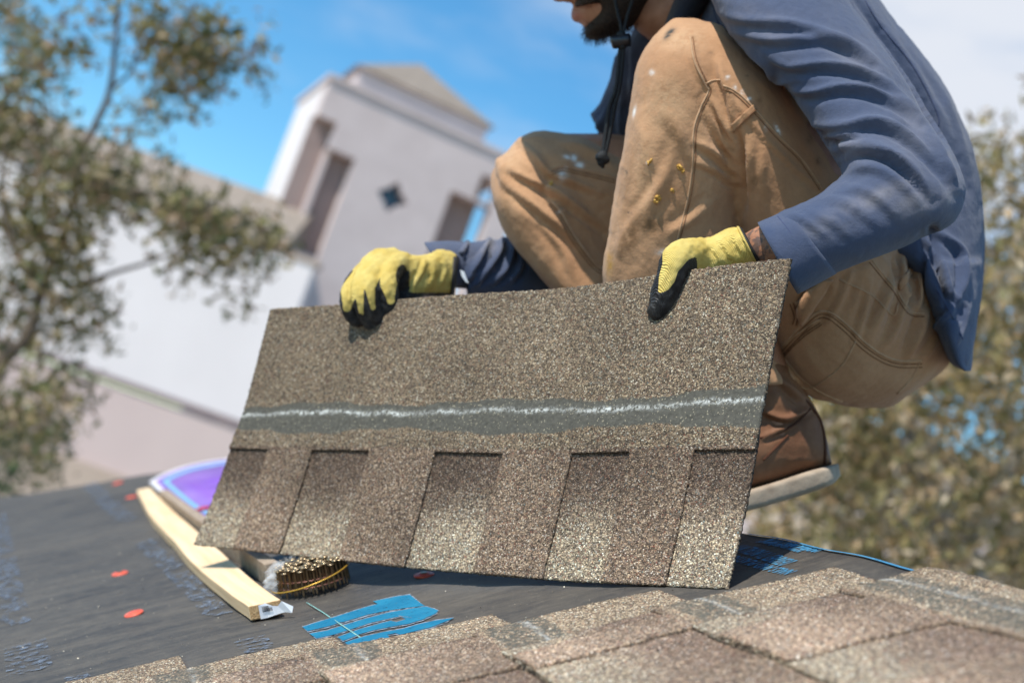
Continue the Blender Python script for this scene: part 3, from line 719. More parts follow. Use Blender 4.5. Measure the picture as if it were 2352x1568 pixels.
def arc(X):
    s = np.r_[0, np.cumsum(np.linalg.norm(np.diff(X, axis=0), axis=1))]; s /= s[-1]; return lambda t: np.array([np.interp(t, s, X[:, k]) for k in range(3)]).T
ct, lt = persp_curve(TOPE, ZTL, ZTR); cb_, lb = persp_curve(BOTE, ZBL, ZBR); cl_, ll = persp_curve(LEFE, ZBL, ZTL); crr, lr_ = persp_curve(RIGE, ZBR, ZTR)
ct, cb_, cl_, crr = arc(ct), arc(cb_), arc(cl_), arc(crr); WD = (lt+lb)/2; HT = (ll+lr_)/2
print('SHINGLE', lt, lb, ll, lr_)
nS = nz(np.cross(at(*TR, ZTR)-at(*TL, ZTL), at(*BL, ZBL)-at(*TL, ZTL))); nS = nS if nS[2] < 0 else -nS
GU = np.linspace(-.02, 1.02, 90); GV = np.linspace(-.02, 1.02, 40)
def coons(u, v):
    u = np.atleast_1d(u).astype(float); v = np.atleast_1d(v).astype(float); u_, v_ = np.clip(u, 0, 1), np.clip(v, 0, 1); A = lambda x: x[:, None]
    p = A(1-v_)*cb_(u_)+A(v_)*ct(u_)+A(1-u_)*cl_(v_)+A(u_)*crr(v_)-(A((1-u_)*(1-v_))*cb_(0.)+A(u_*(1-v_))*cb_(1.)+A((1-u_)*v_)*ct(0.)+A(u_*v_)*ct(1.))
    eu = nz(at(*TR, ZTR)-at(*TL, ZTL)); ev = nz(at(*TL, ZTL)-at(*BL, ZBL))
    return p+eu*A(u-u_)*WD+ev*A(v-v_)*HT+nS*A(.010*np.sin(PI*u_)*np.sin(PI*v_))
def pmh(u, v, h): return W(coons(np.asarray(u)/WD, np.asarray(v)/HT)+nS*np.atleast_1d(h)[:, None])
def uvof(px, py):
    best = None; u0, v0, st = .5, .5, .5
    for it in range(9):
        g_ = [(u, v) for u in (u0-st, u0-st/2, u0, u0+st/2, u0+st) for v in (v0-st, v0-st/2, v0, v0+st/2, v0+st)]; g_ = np.array(g_)
        dd = np.linalg.norm(proj(pmh(g_[:, 0]*WD, g_[:, 1]*HT, np.full(len(g_), .003)))[:, :2]-np.array([px, py]), axis=1); u0, v0 = g_[np.argmin(dd)]; st *= .5
    return u0*WD, v0*HT
cuts = []
for bx, by, tx, ty, rx, ry in ((400, 1245, 480, 1022, 620, 1022), (640, 1270, 720, 1030, 851, 1034), (930, 1303, 1000, 1040, 1156, 1042), (1245, 1330, 1316, 1038, 1450, 1034), (1535, 1346, 1590, 1025, 1800, 1022)):
    ub = uvof(bx, by)[0]; ut = uvof(tx, ty)[0]; ur = uvof(rx, ry)[0]; cuts.append(((ub+ut)/2 if ub > .02 else -1, ur))
cv = uvof(1080, 1040)[1]; b0 = uvof(1150, 1000)[1]; b1 = uvof(1150, 915)[1]; ck = uvof(1100, 946)[1]
print('CUTS', cuts, cv, b0, b1, ck)
held = thing('held_shingle', pmh(WD/2, 0, 0)[0], 'brown asphalt shingle held upright on its lower edge by two gloved hands', 'shingle')
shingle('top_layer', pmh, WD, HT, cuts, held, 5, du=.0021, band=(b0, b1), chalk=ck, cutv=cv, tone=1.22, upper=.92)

# ------------------------------------------------------------------ the worker
man = thing('person', W(at(1640, 1260, 1.72)), 'worker in blue long-sleeved shirt and tan trousers squatting, holding a shingle in yellow gloves', 'person')
# body under the clothes: one continuous surface
hb0 = np.array([1352, 90.]); eu_ = np.array([-.29, -.957]); eb_ = np.array([.957, -.29])
def H(t, o_): p = hb0+eu_*t+eb_*o_; return p[0], p[1]
ZH = 1.84
def hsec(t, f, b, dz): return (*H(t, f), *H(t, b), ZH, ZH+.0, dz)
head = loft([hsec(-4, 22, 60, .018), hsec(4, 8, 95, .032), hsec(24, 1, 135, .046), hsec(36, -6, 150, .050), hsec(47, -10, 165, .054), hsec(56, -14, 175, .056), hsec(64, -12, 190, .058), hsec(72, -8, 205, .060), hsec(90, -4, 235, .064),
             hsec(120, -2, 290, .070), hsec(150, -6, 330, .074), hsec(185, 4, 355, .076), hsec(215, -3, 368, .077), hsec(260, 0, 372, .078), hsec(310, 20, 360, .075), hsec(350, 55, 325, .066), hsec(385, 110, 260, .045), hsec(398, 160, 210, .02)], p=2.1)
lip1 = chain([(*H(58, 12), ZH-.030, .005), (*H(57, -7), ZH-.018, .0065), (*H(56, -13), ZH, .0068), (*H(57, -7), ZH+.018, .0065), (*H(58, 12), ZH+.030, .005)])
lip2 = chain([(*H(70, 12), ZH-.028, .004), (*H(69, -6), ZH-.016, .0055), (*H(69, -11), ZH, .006), (*H(69, -6), ZH+.016, .0055), (*H(70, 12), ZH+.028, .004)])
nose = loft([(*H(186, 6), *H(190, 40), ZH, ZH, .008), (*H(150, -26), *H(160, 30), ZH, ZH, .011), (*H(122, -52), *H(130, 20), ZH, ZH, .016), (*H(108, -54), *H(108, 15), ZH, ZH, .018), (*H(99, -38), *H(96, 10), ZH, ZH, .012)], p=2)
wing1 = chain([(*H(106, -20), ZH-.016, .008), (*H(105, 0), ZH-.018, .008)]); wing2 = chain([(*H(106, -20), ZH+.016, .008), (*H(105, 0), ZH+.018, .008)])
brow = chain([(*H(205, 20), ZH-.045, .008), (*H(208, 0), ZH-.022, .010), (*H(205, -2), ZH, .009), (*H(208, 0), ZH+.022, .010), (*H(205, 20), ZH+.045, .008)])
ear = chain([(*H(120, 175), ZH-.070, .006), (*H(150, 190), ZH-.082, .009), (*H(185, 195), ZH-.082, .009), (*H(195, 175), ZH-.074, .007)])
ear2 = chain([(*H(120, 175), ZH+.070, .006), (*H(150, 190), ZH+.082, .009), (*H(185, 195), ZH+.082, .009), (*H(195, 175), ZH+.074, .007)])
neck = loft([(1432, 20, 1640, -120, ZH, ZH+.02, .055), (1458, 66, 1640, -60, ZH, ZH, .058), (1494, 96, 1650, 10, 1.85, 1.85, .062), (1540, 150, 1760, 60, 1.86, 1.86, .085)], p=2)
torso = loft([(1560, 120, 1950, -60, 1.87, 1.87, .12), (1560, 250, 2080, 150, 1.87, 1.87, .14), (1640, 420, 2170, 420, 1.88, 1.88, .12), (1800, 620, 2180, 640, 1.89, 1.89, .10), (1880, 720, 2120, 790, 1.90, 1.90, .10)], p=2.3)
armN = chain([(1790, -20, 1.68, .055), (1930, 200, 1.62, .050), (2070, 430, 1.56, .042), (1980, 490, 1.545, .040), (1850, 568, 1.535, .034), (1775, 572, 1.545, .0305), (1700, 590, 1.575, .020)])
armF = chain([(1580, 120, 2.0, .05), (1490, 330, 2.08, .045), (1410, 530, 2.10, .038), (1300, 590, 2.09, .034), (1200, 610, 2.02, .031), (1110, 613, 1.97, .025), (1055, 614, 1.95, .021), (1000, 612, 1.93, .018)])
legN = chain([(2000, 720, 1.84, .07), (1800, 430, 1.72, .075), (1600, 170, 1.71, .055), (1640, 480, 1.73, .052), (1740, 850, 1.75, .038), (1780, 1000, 1.75, .036)])
legF = chain([(2000, 720, 1.96, .085), (1600, 470, 1.97, .075), (1230, 410, 1.97, .052), (1350, 640, 1.95, .050), (1560, 980, 1.88, .038), (1580, 1080, 1.88, .036)])
body = fuse('body', [head, lip1, lip2, nose, wing1, wing2, brow, ear, ear2, neck, torso, armN, armF, legN, legF], SKIN, man, .0042, 5)
pv = proj(getv(body)); d1 = (pv[:, :2]-np.array([1745, 560])); tat = ((pv[:, 2] < 1.62) & (pv[:, 0] > 1700) & (pv[:, 0] < 1900) & (pv[:, 1] > 480) & (pv[:, 1] < 720)).astype(float)
lipm = np.exp(-((pv[:, 0]-H(62, -18)[0])**2/18**2+(pv[:, 1]-H(62, -18)[1])**2/13**2)); attr(body, 'tattoo', tat); attr(body, 'lip', lipm)
for zz_ in (ZH-.031, ZH+.031):
    V, Fc = chain([(*H(186, 14), zz_-.001, .0115), (*H(186, 16), zz_+.001, .0115)]); mk('eye', V, Fc, noisy('eye', (.05, .03, .02), (.7, .68, .66), 60, .2), man, True)
# beard
bs = loft([hsec(-9, 20, 62, .020), hsec(-4, 4, 92, .035), hsec(10, -6, 128, .050), hsec(22, -3, 142, .057), hsec(34, 6, 155, .060), hsec(48, 24, 170, .064), hsec(62, 32, 184, .067), hsec(78, 26, 200, .069), hsec(95, 24, 225, .071), hsec(105, 60, 235, .070), hsec(120, 120, 250, .0735), hsec(150, 175, 262, .0775)], p=2.7)
must = loft([(*H(96, -3), *H(96, 75), ZH, ZH, .0635), (*H(88, -9), *H(84, 75), ZH, ZH, .0645), (*H(79, -12), *H(72, 75), ZH, ZH, .0625)], p=2.1)
beard = fuse('beard', [bs, must], BEARD, man, .003, 3)
bv = getv(beard); bn = getn(beard); mb = MB(); pb = proj(bv); sel = rng.choice(len(bv), 5200)
for i in sel:
    p = bv[i]; n_ = bn[i]
    if pb[i][1] < 48: continue
    d = nz(n_*.55+(M3@np.array([-.15, .9, 0]))*.9+rng.normal(size=3)*.28); ln = random.uniform(.004, .011)
    sd__ = nz(np.cross(d, rng.normal(size=3)))*.00025; q1 = p+d*ln*.5+n_*.001; q2 = p+d*ln+(M3@np.array([0, 1., 0]))*.0015; mb.add([p-sd__, p+sd__, q1+sd__*.8, q1-sd__*.8, q2], [(0, 1, 2, 3), (3, 2, 4)])
mb.build('beard_hairs', BEARD, man, kind='stuff')
# hat with cord
hc = np.array(H(330, 185)); hat = thing('sun_hat', W(at(*H(300, 185), ZH)), 'wide brimmed tan sun hat on the worker, its black cord hanging under the chin', 'hat')
HM = noisy('hat_cloth', (.32, .26, .18), (.40, .33, .24), 30, .9, .002); HU = M3@np.array([eu_[0], eu_[1], 0.]); HB = M3@np.array([eb_[0], eb_[1], 0.]); HS = M3@np.array([0, 0, 1.]); hc3 = W(at(*H(255, 185), ZH))
V = []; Fc = []; sg = 40
for r1, r2, z_ in ((.205, .185, -.018), (.16, .14, .002), (.114, .088, .010), (.110, .084, .05), (.098, .075, .095), (.05, .04, .112), (.002, .002, .115)):
    for k in range(sg): an = 2*PI*k/sg; V.append(hc3+HB*r1*math.cos(an)+HS*r2*math.sin(an)+HU*z_)
for i in range(6):
    for k in range(sg): Fc.append((i*sg+k, i*sg+(k+1) % sg, (i+1)*sg+(k+1) % sg, (i+1)*sg+k))
hm = mk('crown_and_brim', V, Fc, HM, hat, True); m_ = hm.modifiers.new('t', 'SOLIDIFY'); m_.thickness = .003
CORD = noisy('black_cord', (.008, .010, .014), (.02, .025, .03), 400, .7, .001)
def C3(x, y): return ((1950+.44643*x)*.57422, (.44643*y)*.57422)
ZC = 1.765
c1 = [C3(*p) for p in ((1190, 420), (1175, 600), (1150, 800), (1095, 950), (1065, 1150), (1045, 1300), (1030, 1395))]
c2 = [C3(*p) for p in ((1215, 420), (1205, 600), (1180, 800), (1140, 950), (1105, 1150), (1075, 1300), (1050, 1395))]
c3 = [C3(*p) for p in ((1110, -120), (1140, 0), (1165, 120), (1195, 240), (1200, 330))]; c4 = [(1470, -80), (1455, -10), (1440, 40), (1431, 80)]
for nm, cc_, rr in (('cord', c1, .0026), ('cord', c2, .0026), ('cord', c3, .0022), ('cord', c4, .0022)):
    P = [W(at(x, y, ZC-.0)) for x, y in spline(cc_, 5)]; V, Fc = tube(P, rr, 8); mk(nm, V, Fc, CORD, hat, True)
V, Fc = tube([W(at(*C3(1110, 385), ZC)), W(at(*C3(1130, 380), ZC)), W(at(*C3(1245, 362), ZC)), W(at(*C3(1280, 358), ZC))], np.array([.007, .0085, .0085, .008]), 14); mk('cord_toggle', V, Fc, mat('toggle_plastic', (.01, .012, .018), .35, .5), hat, True)
V, Fc = chain([(*C3(1195, 330), ZC, .007), (*C3(1205, 410), ZC, .006)]); mk('cord_toggle', V, Fc, CORD, hat, True)
kn_ = fuse('cord_knot', [chain([(*C3(1005, 1410), ZC-.002, .006), (*C3(1050, 1430), ZC+.001, .0065)]), chain([(*C3(1030, 1400), ZC, .007), (*C3(1020, 1450), ZC, .006)]), chain([(*C3(1015, 1440), ZC, .004), (*C3(1032, 1490), ZC, .003)])], CORD, hat, .0012, 2)

# trousers
def C1(x, y): return (1263.3+.46287*x, .46287*y)
legNear = loft([(1545, 42, 1600, 44, 1.70, 1.70, .02), (1498, 86, 1668, 70, 1.70, 1.70, .055), (1462, 150, 1735, 150, 1.70, 1.70, .078), (1450, 225, 1752, 250, 1.70, 1.71, .084), (1432, 330, 1728, 350, 1.70, 1.71, .082), (1412, 440, 1712, 450, 1.71, 1.72, .080),
                (1395, 550, 1712, 570, 1.72, 1.73, .080), (1385, 660, 1740, 700, 1.73, 1.74, .078), (1440, 800, 1790, 820, 1.74, 1.75, .070), (1560, 900, 1830, 880, 1.75, 1.75, .058)])
thighNear = loft([(1555, 70, 1580, 190, 1.70, 1.70, .03), (1640, 52, 1600, 260, 1.70, 1.70, .070), (1712, 105, 1640, 330, 1.70, 1.70, .088), (1800, 190, 1680, 430, 1.71, 1.71, .100), (1900, 330, 1705, 540, 1.73, 1.73, .108), (1985, 450, 1745, 680, 1.75, 1.75, .115),
                  (2080, 560, 1785, 800, 1.78, 1.78, .122), (2150, 660, 1830, 886, 1.80, 1.80, .128), (2185, 740, 1925, 930, 1.82, 1.82, .12), (2180, 800, 2040, 936, 1.84, 1.84, .10), (2178, 835, 2100, 895, 1.86, 1.86, .05)])
pelvis = loft([(1880, 500, 2180, 520, 1.90, 1.90, .15), (1850, 640, 2200, 660, 1.89, 1.89, .165), (1880, 780, 2200, 770, 1.89, 1.89, .165), (1950, 880, 2178, 838, 1.89, 1.89, .13), (2010, 925, 2120, 884, 1.89, 1.89, .07)])
thighFar = loft([(1160, 350, 1150, 470, 1.96, 1.96, .035), (1215, 305, 1190, 520, 1.96, 1.96, .068), (1300, 306, 1260, 560, 1.96, 1.96, .082), (1432, 343, 1350, 600, 1.97, 1.97, .09), (1700, 430, 1560, 760, 1.98, 1.98, .10), (1950, 540, 1800, 880, 1.98, 1.98, .12), (2080, 640, 1950, 890, 1.97, 1.97, .11)])
legFar = loft([(1190, 318, 1260, 306, 1.95, 1.95, .035), (1142, 375, 1360, 360, 1.95, 1.95, .072), (1127, 420, 1390, 430, 1.95, 1.95, .078), (1137, 480, 1410, 500, 1.94, 1.95, .078), (1165, 545, 1440, 570, 1.94, 1.95, .076), (1230, 625, 1480, 660, 1.93, 1.94, .072), (1310, 720, 1540, 760, 1.92, 1.92, .066), (1400, 860, 1620, 880, 1.90, 1.90, .056), (1450, 960, 1650, 960, 1.89, 1.89, .05)])
tr = fuse('trousers', [legNear, thighNear, pelvis, thighFar, legFar], PANTS, man, .0034, 6)
def P1(*pts): return [C1(*p) for p in pts]
def C4(x, y): return (1607.8+.31642*x, 689+.31642*y)
def P4(*pts): return [C4(*p) for p in pts]
folds(tr, [
    (P1((700, 190), (705, 280), (745, 370), (780, 430)), .0035, 9, .5),
    (P1((835, 290), (850, 380), (890, 500), (912, 640)), .005, 9, .8),
    (P1((790, 470), (850, 580), (905, 690), (940, 800)), .0045, 9, .7),
    (P1((770, 500), (830, 650), (905, 770), (950, 890)), .005, 10, .8),
    (P1((715, 700), (820, 760), (900, 840), (948, 915)), .0055, 10, .8),
    (P1((720, 800), (830, 850), (900, 900), (945, 930)), .004, 8, .7),
    (P1((925, 640), (945, 760), (955, 900), (955, 1060)), -.012, 10, -.3),
    (P1((990, 700), (985, 850), (990, 1000)), .004, 14, .4),
    (P1((560, 560), (640, 660), (700, 800)), .003, 16, .4),
    (P1((430, 560), (470, 700), (480, 850)), .0025, 18, .4),
    (P1((640, 700), (560, 900), (420, 1200)), .003, 16, .4),
    (P1((800, 1010), (700, 1090), (560, 1180)), .003, 14, .5),
    (P1((560, 850), (520, 950), (380, 1150), (330, 1300)), .0028, 14, .4),
    (P1((870, 440), (960, 560), (1080, 700), (1230, 850), (1350, 950)), .0025, 6, .5),
    (P1((1060, 740), (1050, 850), (1060, 980)), .003, 12, .5),
    # far leg
    (P1((-150, 700), (-60, 790), (0, 860), (110, 900), (250, 960)), .0055, 9, .8),
    (P1((-220, 830), (-120, 880), (40, 960), (180, 1060), (270, 1130)), .006, 10, .8),
    (P1((-230, 900), (-100, 1000), (60, 1130), (200, 1290)), .006, 12, .8),
    (P1((-260, 700), (-250, 820), (-215, 930)), .004, 12, .5),
    (P1((-50, 1080), (60, 1230), (120, 1380)), .004, 12, .6),
    (P1((0, 880), (-30, 960), (50, 1080)), -.006, 10, -.3),
    (P1((60, 700), (180, 740), (330, 820)), .003, 12, .5),
    # seat
    ([(2095, 608), (2098, 650), (2096, 706)], -.016, 5, -.5), ([(2058, 590), (2061, 625), (2060, 660)], -.012, 4, -.5), ([(2075, 600), (2078, 640), (2085, 690)], .006, 7, .4), ([(2110, 620), (2112, 680), (2108, 730)], .005, 7, .6),
    ([(1960, 610), (1930, 690), (1890, 760)], .004, 11, .6), ([(2000, 640), (1985, 720), (1960, 790)], .0035, 9, .7), ([(1880, 640), (1850, 700), (1835, 740)], .004, 10, .6),
    (P4((1450, -250), (1380, -60), (1300, 120), (1230, 260)), .006, 12, .7),
    (P4((1560, -180), (1480, 20), (1420, 200), (1330, 350)), .0065, 11, .8),
    (P4((1640, 60), (1590, 220), (1540, 330), (1500, 420)), .008, 9, .9),
    (P4((1720, 280), (1660, 380), (1600, 440)), .004, 9, .6),
    (P4((1230, -280), (1180, -80), (1080, 120)), .003, 16, .4),
    (P4((1000, -150), (960, 0), (900, 80)), .003, 14, .4),
    (P4((1750, 400), (1600, 560), (1450, 680)), .0025, 16, .4),
    (P4((560, 430), (700, 590), (850, 690), (1050, 740)), .004, 8, .7)], (1.4, 2.1))
folds(tr, [(P1((1450, 1400), (1500, 1330), (1600, 1290)), -.004, 10, 0), (P1((1745, 1220), (1730, 1400)), -.008, 8, -.2), (P1((1800, 1260), (1815, 1500)), -.009, 10, -.2)], (1.4, 2.1))
lumps(tr, .0009, .085, 3); lumps(tr, .00028, .022, 4)
pv = proj(getv(tr)); Qp = pv[:, :2]; facing = (getn(tr)*(np.array([0, 0, CH])-getv(tr))).sum(1) > 0
def blobs(lst):
    a = np.zeros(len(Qp))
    for x, y, rx, ry, k, rot in lst:
        d = Qp-np.array([x, y]); c, s = math.cos(rot), math.sin(rot); dx = (d[:, 0]*c+d[:, 1]*s)/rx; dy = (-d[:, 0]*s+d[:, 1]*c)/ry; a = np.maximum(a, k*np.exp(-(dx*dx+dy*dy)))
    return a*facing
attr(tr, 'worn', blobs([(1530, 250, 45, 70, .55, 0), (1560, 90, 60, 30, .45, 0), (1480, 400, 30, 120, .35, 0), (1620, 450, 20, 60, .35, 0), (1170, 350, 40, 45, .4, 0), (1150, 500, 25, 60, .35, .4)]))
attr(tr, 'stain', blobs([(*C1(600, 620), 28, 50, .75, -.5), (*C1(400, 1180), 26, 55, .9, .6), (*C1(500, 1120), 30, 28, .8, 0), (*C1(380, 900), 12, 50, .5, .2), (*C1(305, 1300), 8, 30, .6, 0), (*C1(1330, 800), 6, 8, 1, 0),
                         (*C1(1290, 690), 8, 12, .8, .3), (*C1(1010, 640), 4, 9, 1, .3), (*C1(1015, 900), 8, 16, .8, .5), (*C1(1040, 500), 6, 8, .6, 0), (*C1(900, 740), 14, 7, .6, .6), (*C1(60, 1050), 20, 12, .8, .7), (*C1(700, 190), 7, 4, .9, 0), (1160, 480, 14, 30, .6, 0)]))
attr(tr, 'paint', blobs([(*C1(955, 462), 3, 6, 1.2, 0), (*C1(990, 490), 5, 3, 1, 0), (*C1(880, 385), 4, 3, 1, 0), (*C1(1130, 645), 3, 11, 1.2, -.5), (*C1(1070, 635), 2, 5, 1, 0), (*C1(120, 785), 6, 8, 1.3, 0), (*C1(145, 820), 8, 7, 1.5, 0), (*C1(85, 780), 8, 4, 1, .4), (*C1(75, 830), 4, 4, 1.2, 0),
                         (*C1(60, 870), 9, 13, .8, 0), (*C1(505, 360), 5, 5, 1, 0), (*C1(418, 555), 3, 12, 1, .2), (*C1(485, 810), 3, 4, 1, 0), (*C1(560, 1250), 12, 6, .9, 0), (*C1(45, 1050), 4, 4, 1, 0), (*C1(920, 435), 3, 4, 1, 0), (*C4(720, 20), 4, 7, .8, .5)]))
attr(tr, 'foam', blobs([(*C1(295, 1310), 8, 26, 1.1, 0)]))
attr(tr, 'ink', blobs([(*C1(590, 170), 6, 15, 1.5, .7), (*C1(610, 155), 5, 8, 1.2, .7), (*C1(375, 850), 2, 8, 1, -.8), (*C1(390, 1055), 7, 2, 1, .2), (*C1(800, 262), 3, 3, 1.2, 0), (*C1(978, 378), 2, 3, 1.2, 0)]))
tb = bvh(tr)
seams = [P1((695, 185), (715, 300), (770, 420), (785, 455), (745, 540), (712, 650), (708, 800), (690, 950), (660, 1080), (630, 1200), (615, 1300)), P1((775, 415), (810, 400), (845, 398)),
         P1((860, 425), (930, 460), (1010, 535), (1130, 670), (1250, 790), (1350, 935)),
         P4((560, 380), (640, 290), (720, 200), (830, 100), (900, 80), (980, 110), (1100, 210), (1200, 310), (1330, 400), (1450, 440), (1610, 440)), P4((700, 10), (735, 120), (720, 190)),
         P4((1010, -150), (1250, -30), (1400, 110), (1440, 20)), P1((0, 840), (60, 820), (140, 835), (250, 860), (330, 880)), P1((10, 1000), (60, 1060), (130, 1180), (220, 1300), (270, 1340)),
         P4((1130, 300), (1040, 460), (930, 560), (800, 640), (700, 620)), P4((560, 400), (650, 300), (740, 220), (860, 140)), [(2002, 598), (2030, 632), (2057, 664), (2078, 698), (2095, 717), (2124, 720)], P4((1600, 440), (1540, 560), (1430, 680)), P4((560, 360), (650, 470), (760, 590), (900, 680), (1030, 735))]
for i, s_ in enumerate(seams):
    mb, _ = cloth_line(tb, s_, .0014 if i in (3, 4) else .0011, .0001)
    if mb.v: mb.build('seam', SEAM, tr, True)
def off(pts, k):
    P = spline(pts, 3); t = np.gradient(P, axis=0); t /= np.linalg.norm(t, axis=1)[:, None]; return P+k*np.stack([-t[:, 1], t[:, 0]], 1)
for idx, ks in ((3, (7, 15)), (4, (8, 16)), (10, (7,)), (2, (7,)), (6, (7, 13)), (7, (6, 12)), (0, (-6,)), (9, (9, 14))):
    for k in ks:
        mb, _ = cloth_line(tb, off(seams[idx], k), .0007, .0002)
        if mb.v: mb.build('stitching', STITCH, tr, True)
# tool loop and side strap
def patch(name, quad, m, lift, parent, nu=14, nv=5):
    """cloth patch laid on the trousers, quad of V pixels"""
    q = [np.array(p, float) for p in quad]; V = []; ok = True
    for j in range(nv):
        for i in range(nu):
            u, v_ = i/(nu-1), j/(nv-1); p = (1-v_)*((1-u)*q[0]+u*q[1])+v_*((1-u)*q[3]+u*q[2]); h = snap(tb, p[0], p[1], lift)
            if h is None: return None
            V.append(h)
    Fc = [(j*nu+i, j*nu+i+1, (j+1)*nu+i+1, (j+1)*nu+i) for j in range(nv-1) for i in range(nu-1)]
    o = mk(name, V, Fc, m, parent, True); md = o.modifiers.new('t', 'SOLIDIFY'); md.thickness = .0022; md.offset = -1; return o
for s_ in ([C1(905, 655), C1(1020, 545), C1(1005, 520), C1(900, 615)], [C4(705, 20), C4(880, -150), C4(960, -150), C4(735, 185)], [(2117, 575), (2062, 655), (2068, 668), (2126, 590)]):
    patch('fabric_tab', s_, PANTS, .0028, tr)
    mb, _ = cloth_line(tb, [s_[0], s_[1]], .0006, .0032); mb.v and mb.build('stitching', STITCH, tr, True)
# foam specks
for x, y in ((635, 825), (648, 838), (656, 848), (530, 985), (538, 975), (520, 1000), (545, 990), (610, 945), (7, 915), (490, 805)):
    for k in range(3):
        h = snap(tb, *C1(x+random.uniform(-6, 6), y+random.uniform(-6, 6)), .0004)
        if h is not None:
            V, Fc = tube([h, h+rng.normal(size=3)*.0012, h+rng.normal(size=3)*.0018], np.array([.0012, .0018, .0009]), 6); mk('dried_foam', V, Fc, noisy('dried_foam', (.50, .27, .05), (.62, .38, .10), 200, .7) if k == 0 and x == 635 else bpy.data.materials['dried_foam'], tr, True)

# shirt
armNs = loft([(1600, -120, 1880, -140, 1.70, 1.70, .07), (1633, 0, 1955, 10, 1.66, 1.66, .088), (1700, 108, 2018, 85, 1.64, 1.64, .090), (1795, 194, 2078, 168, 1.62, 1.62, .086), (1848, 262, 2124, 245, 1.60, 1.60, .082), (1908, 352, 2172, 318, 1.575, 1.575, .078),
              (1932, 392, 2205, 385, 1.56, 1.56, .074), (1936, 402, 2217, 450, 1.55, 1.55, .070), (1930, 408, 2190, 512, 1.545, 1.545, .066), (1908, 424, 2100, 556, 1.54, 1.54, .062), (1868, 455, 1995, 597, 1.53, 1.53, .056), (1800, 486, 1908, 632, 1.525, 1.525, .050), (1752, 508, 1846, 664, 1.52, 1.52, .046)])
back = loft([(1660, -70, 1900, -170, 1.86, 1.86, .15), (1600, 50, 2020, 0, 1.86, 1.86, .175), (1540, 170, 2096, 104, 1.86, 1.86, .18), (1480, 270, 2170, 205, 1.87, 1.87, .18), (1470, 330, 2219, 300, 1.87, 1.87, .175), (1560, 420, 2247, 400, 1.87, 1.87, .17),
             (1800, 520, 2259, 500, 1.87, 1.87, .165), (2000, 590, 2260, 590, 1.87, 1.87, .165), (2085, 640, 2254, 680, 1.87, 1.87, .165), (2110, 690, 2244, 735, 1.87, 1.87, .16)], p=2.2)
hemloft = loft([(2085, 600, 2258, 600, 1.82, 1.84, .13), (2118, 660, 2252, 690, 1.81, 1.83, .14), (2138, 730, 2240, 755, 1.80, 1.83, .14), (2158, 780, 2234, 800, 1.79, 1.82, .13), (2185, 824, 2232, 828, 1.79, 1.82, .12), (2204, 842, 2231, 846, 1.79, 1.82, .11)])
chestF = loft([(1490, 40, 1600, 60, 1.93, 1.93, .07), (1418, 120, 1640, 130, 1.97, 1.97, .09), (1400, 185, 1620, 200, 1.99, 1.99, .09), (1378, 235, 1560, 260, 2.02, 2.02, .07), (1358, 266, 1520, 300, 2.03, 2.03, .06), (1372, 298, 1500, 345, 2.05, 2.05, .06), (1366, 330, 1480, 400, 2.06, 2.06, .06)])
armFs = loft([(1290, 482, 1420, 650, 2.10, 2.10, .060), (1262, 490, 1345, 690, 2.09, 2.09, .058), (1190, 536, 1265, 700, 2.03, 2.03, .052), (1100, 556, 1135, 690, 1.965, 1.965, .044), (1058, 560, 1076, 686, 1.935, 1.935, .042)])
armFu = chain([(1570, 110, 2.02, .078), (1500, 330, 2.08, .074), (1420, 520, 2.11, .064), (1330, 580, 2.10, .058)])
sh = fuse('shirt', [armNs, back, hemloft, chestF, armFs, armFu], SHIRT, man, .0034, 5)
folds(sh, [
    (P1((820, 60), (960, 100), (1200, 120), (1420, 190), (1580, 300)), .0045, 12, .7),
    (P1((900, 160), (1100, 200), (1350, 190), (1540, 250), (1700, 400)), .005, 12, .8),
    (P1((980, 260), (1080, 330), (1120, 400), (1190, 410)), .006, 9, .9),
    (P1((1060, 270), (1180, 330), (1350, 320), (1550, 350), (1720, 460), (1830, 600)), .006, 11, .9),
    (P1((1160, 425), (1280, 460), (1480, 430), (1680, 480), (1850, 610), (1950, 760)), .0065, 11, .9),
    (P1((1700, 545), (1820, 630), (1930, 750), (2000, 880)), .005, 11, .9),
    (P1((1270, 620), (1450, 625), (1620, 600), (1800, 680), (1950, 820), (2030, 940)), .007, 13, .9),
    (P1((1310, 690), (1440, 670), (1560, 655)), .0055, 9, .9),
    (P1((1370, 750), (1500, 720), (1640, 735), (1780, 815), (1900, 950)), .0055, 14, .8),
    (P1((1420, 800), (1540, 750), (1680, 770), (1800, 860), (1890, 980)), .005, 9, .8),
    (P1((1450, 880), (1560, 830), (1680, 860), (1790, 950), (1840, 1040)), .0035, 13, .5),
    (P1((1400, 940), (1520, 930), (1640, 990), (1740, 1090)), .003, 13, .5),
    (P1((1320, 985), (1440, 990), (1540, 1050), (1640, 1130)), .0026, 13, .4),
    (P1((1220, 1030), (1330, 1070), (1430, 1120), (1500, 1190)), .002, 13, .3),
    (P1((1150, 1050), (1260, 1090), (1360, 1160)), .003, 10, .5),
    (P1((1300, 640), (1420, 740), (1450, 840)), -.006, 10, -.2),
    (P1((1500, -20), (1620, 120), (1780, 330), (1900, 560), (1960, 720)), -.010, 9, -.2),
    (P1((1680, 160), (1830, 380), (1960, 620), (2020, 760)), .005, 12, .6),
    (P1((1760, 150), (1920, 420), (2020, 650), (2080, 900)), .004, 14, .5)], (1.4, 2.0))
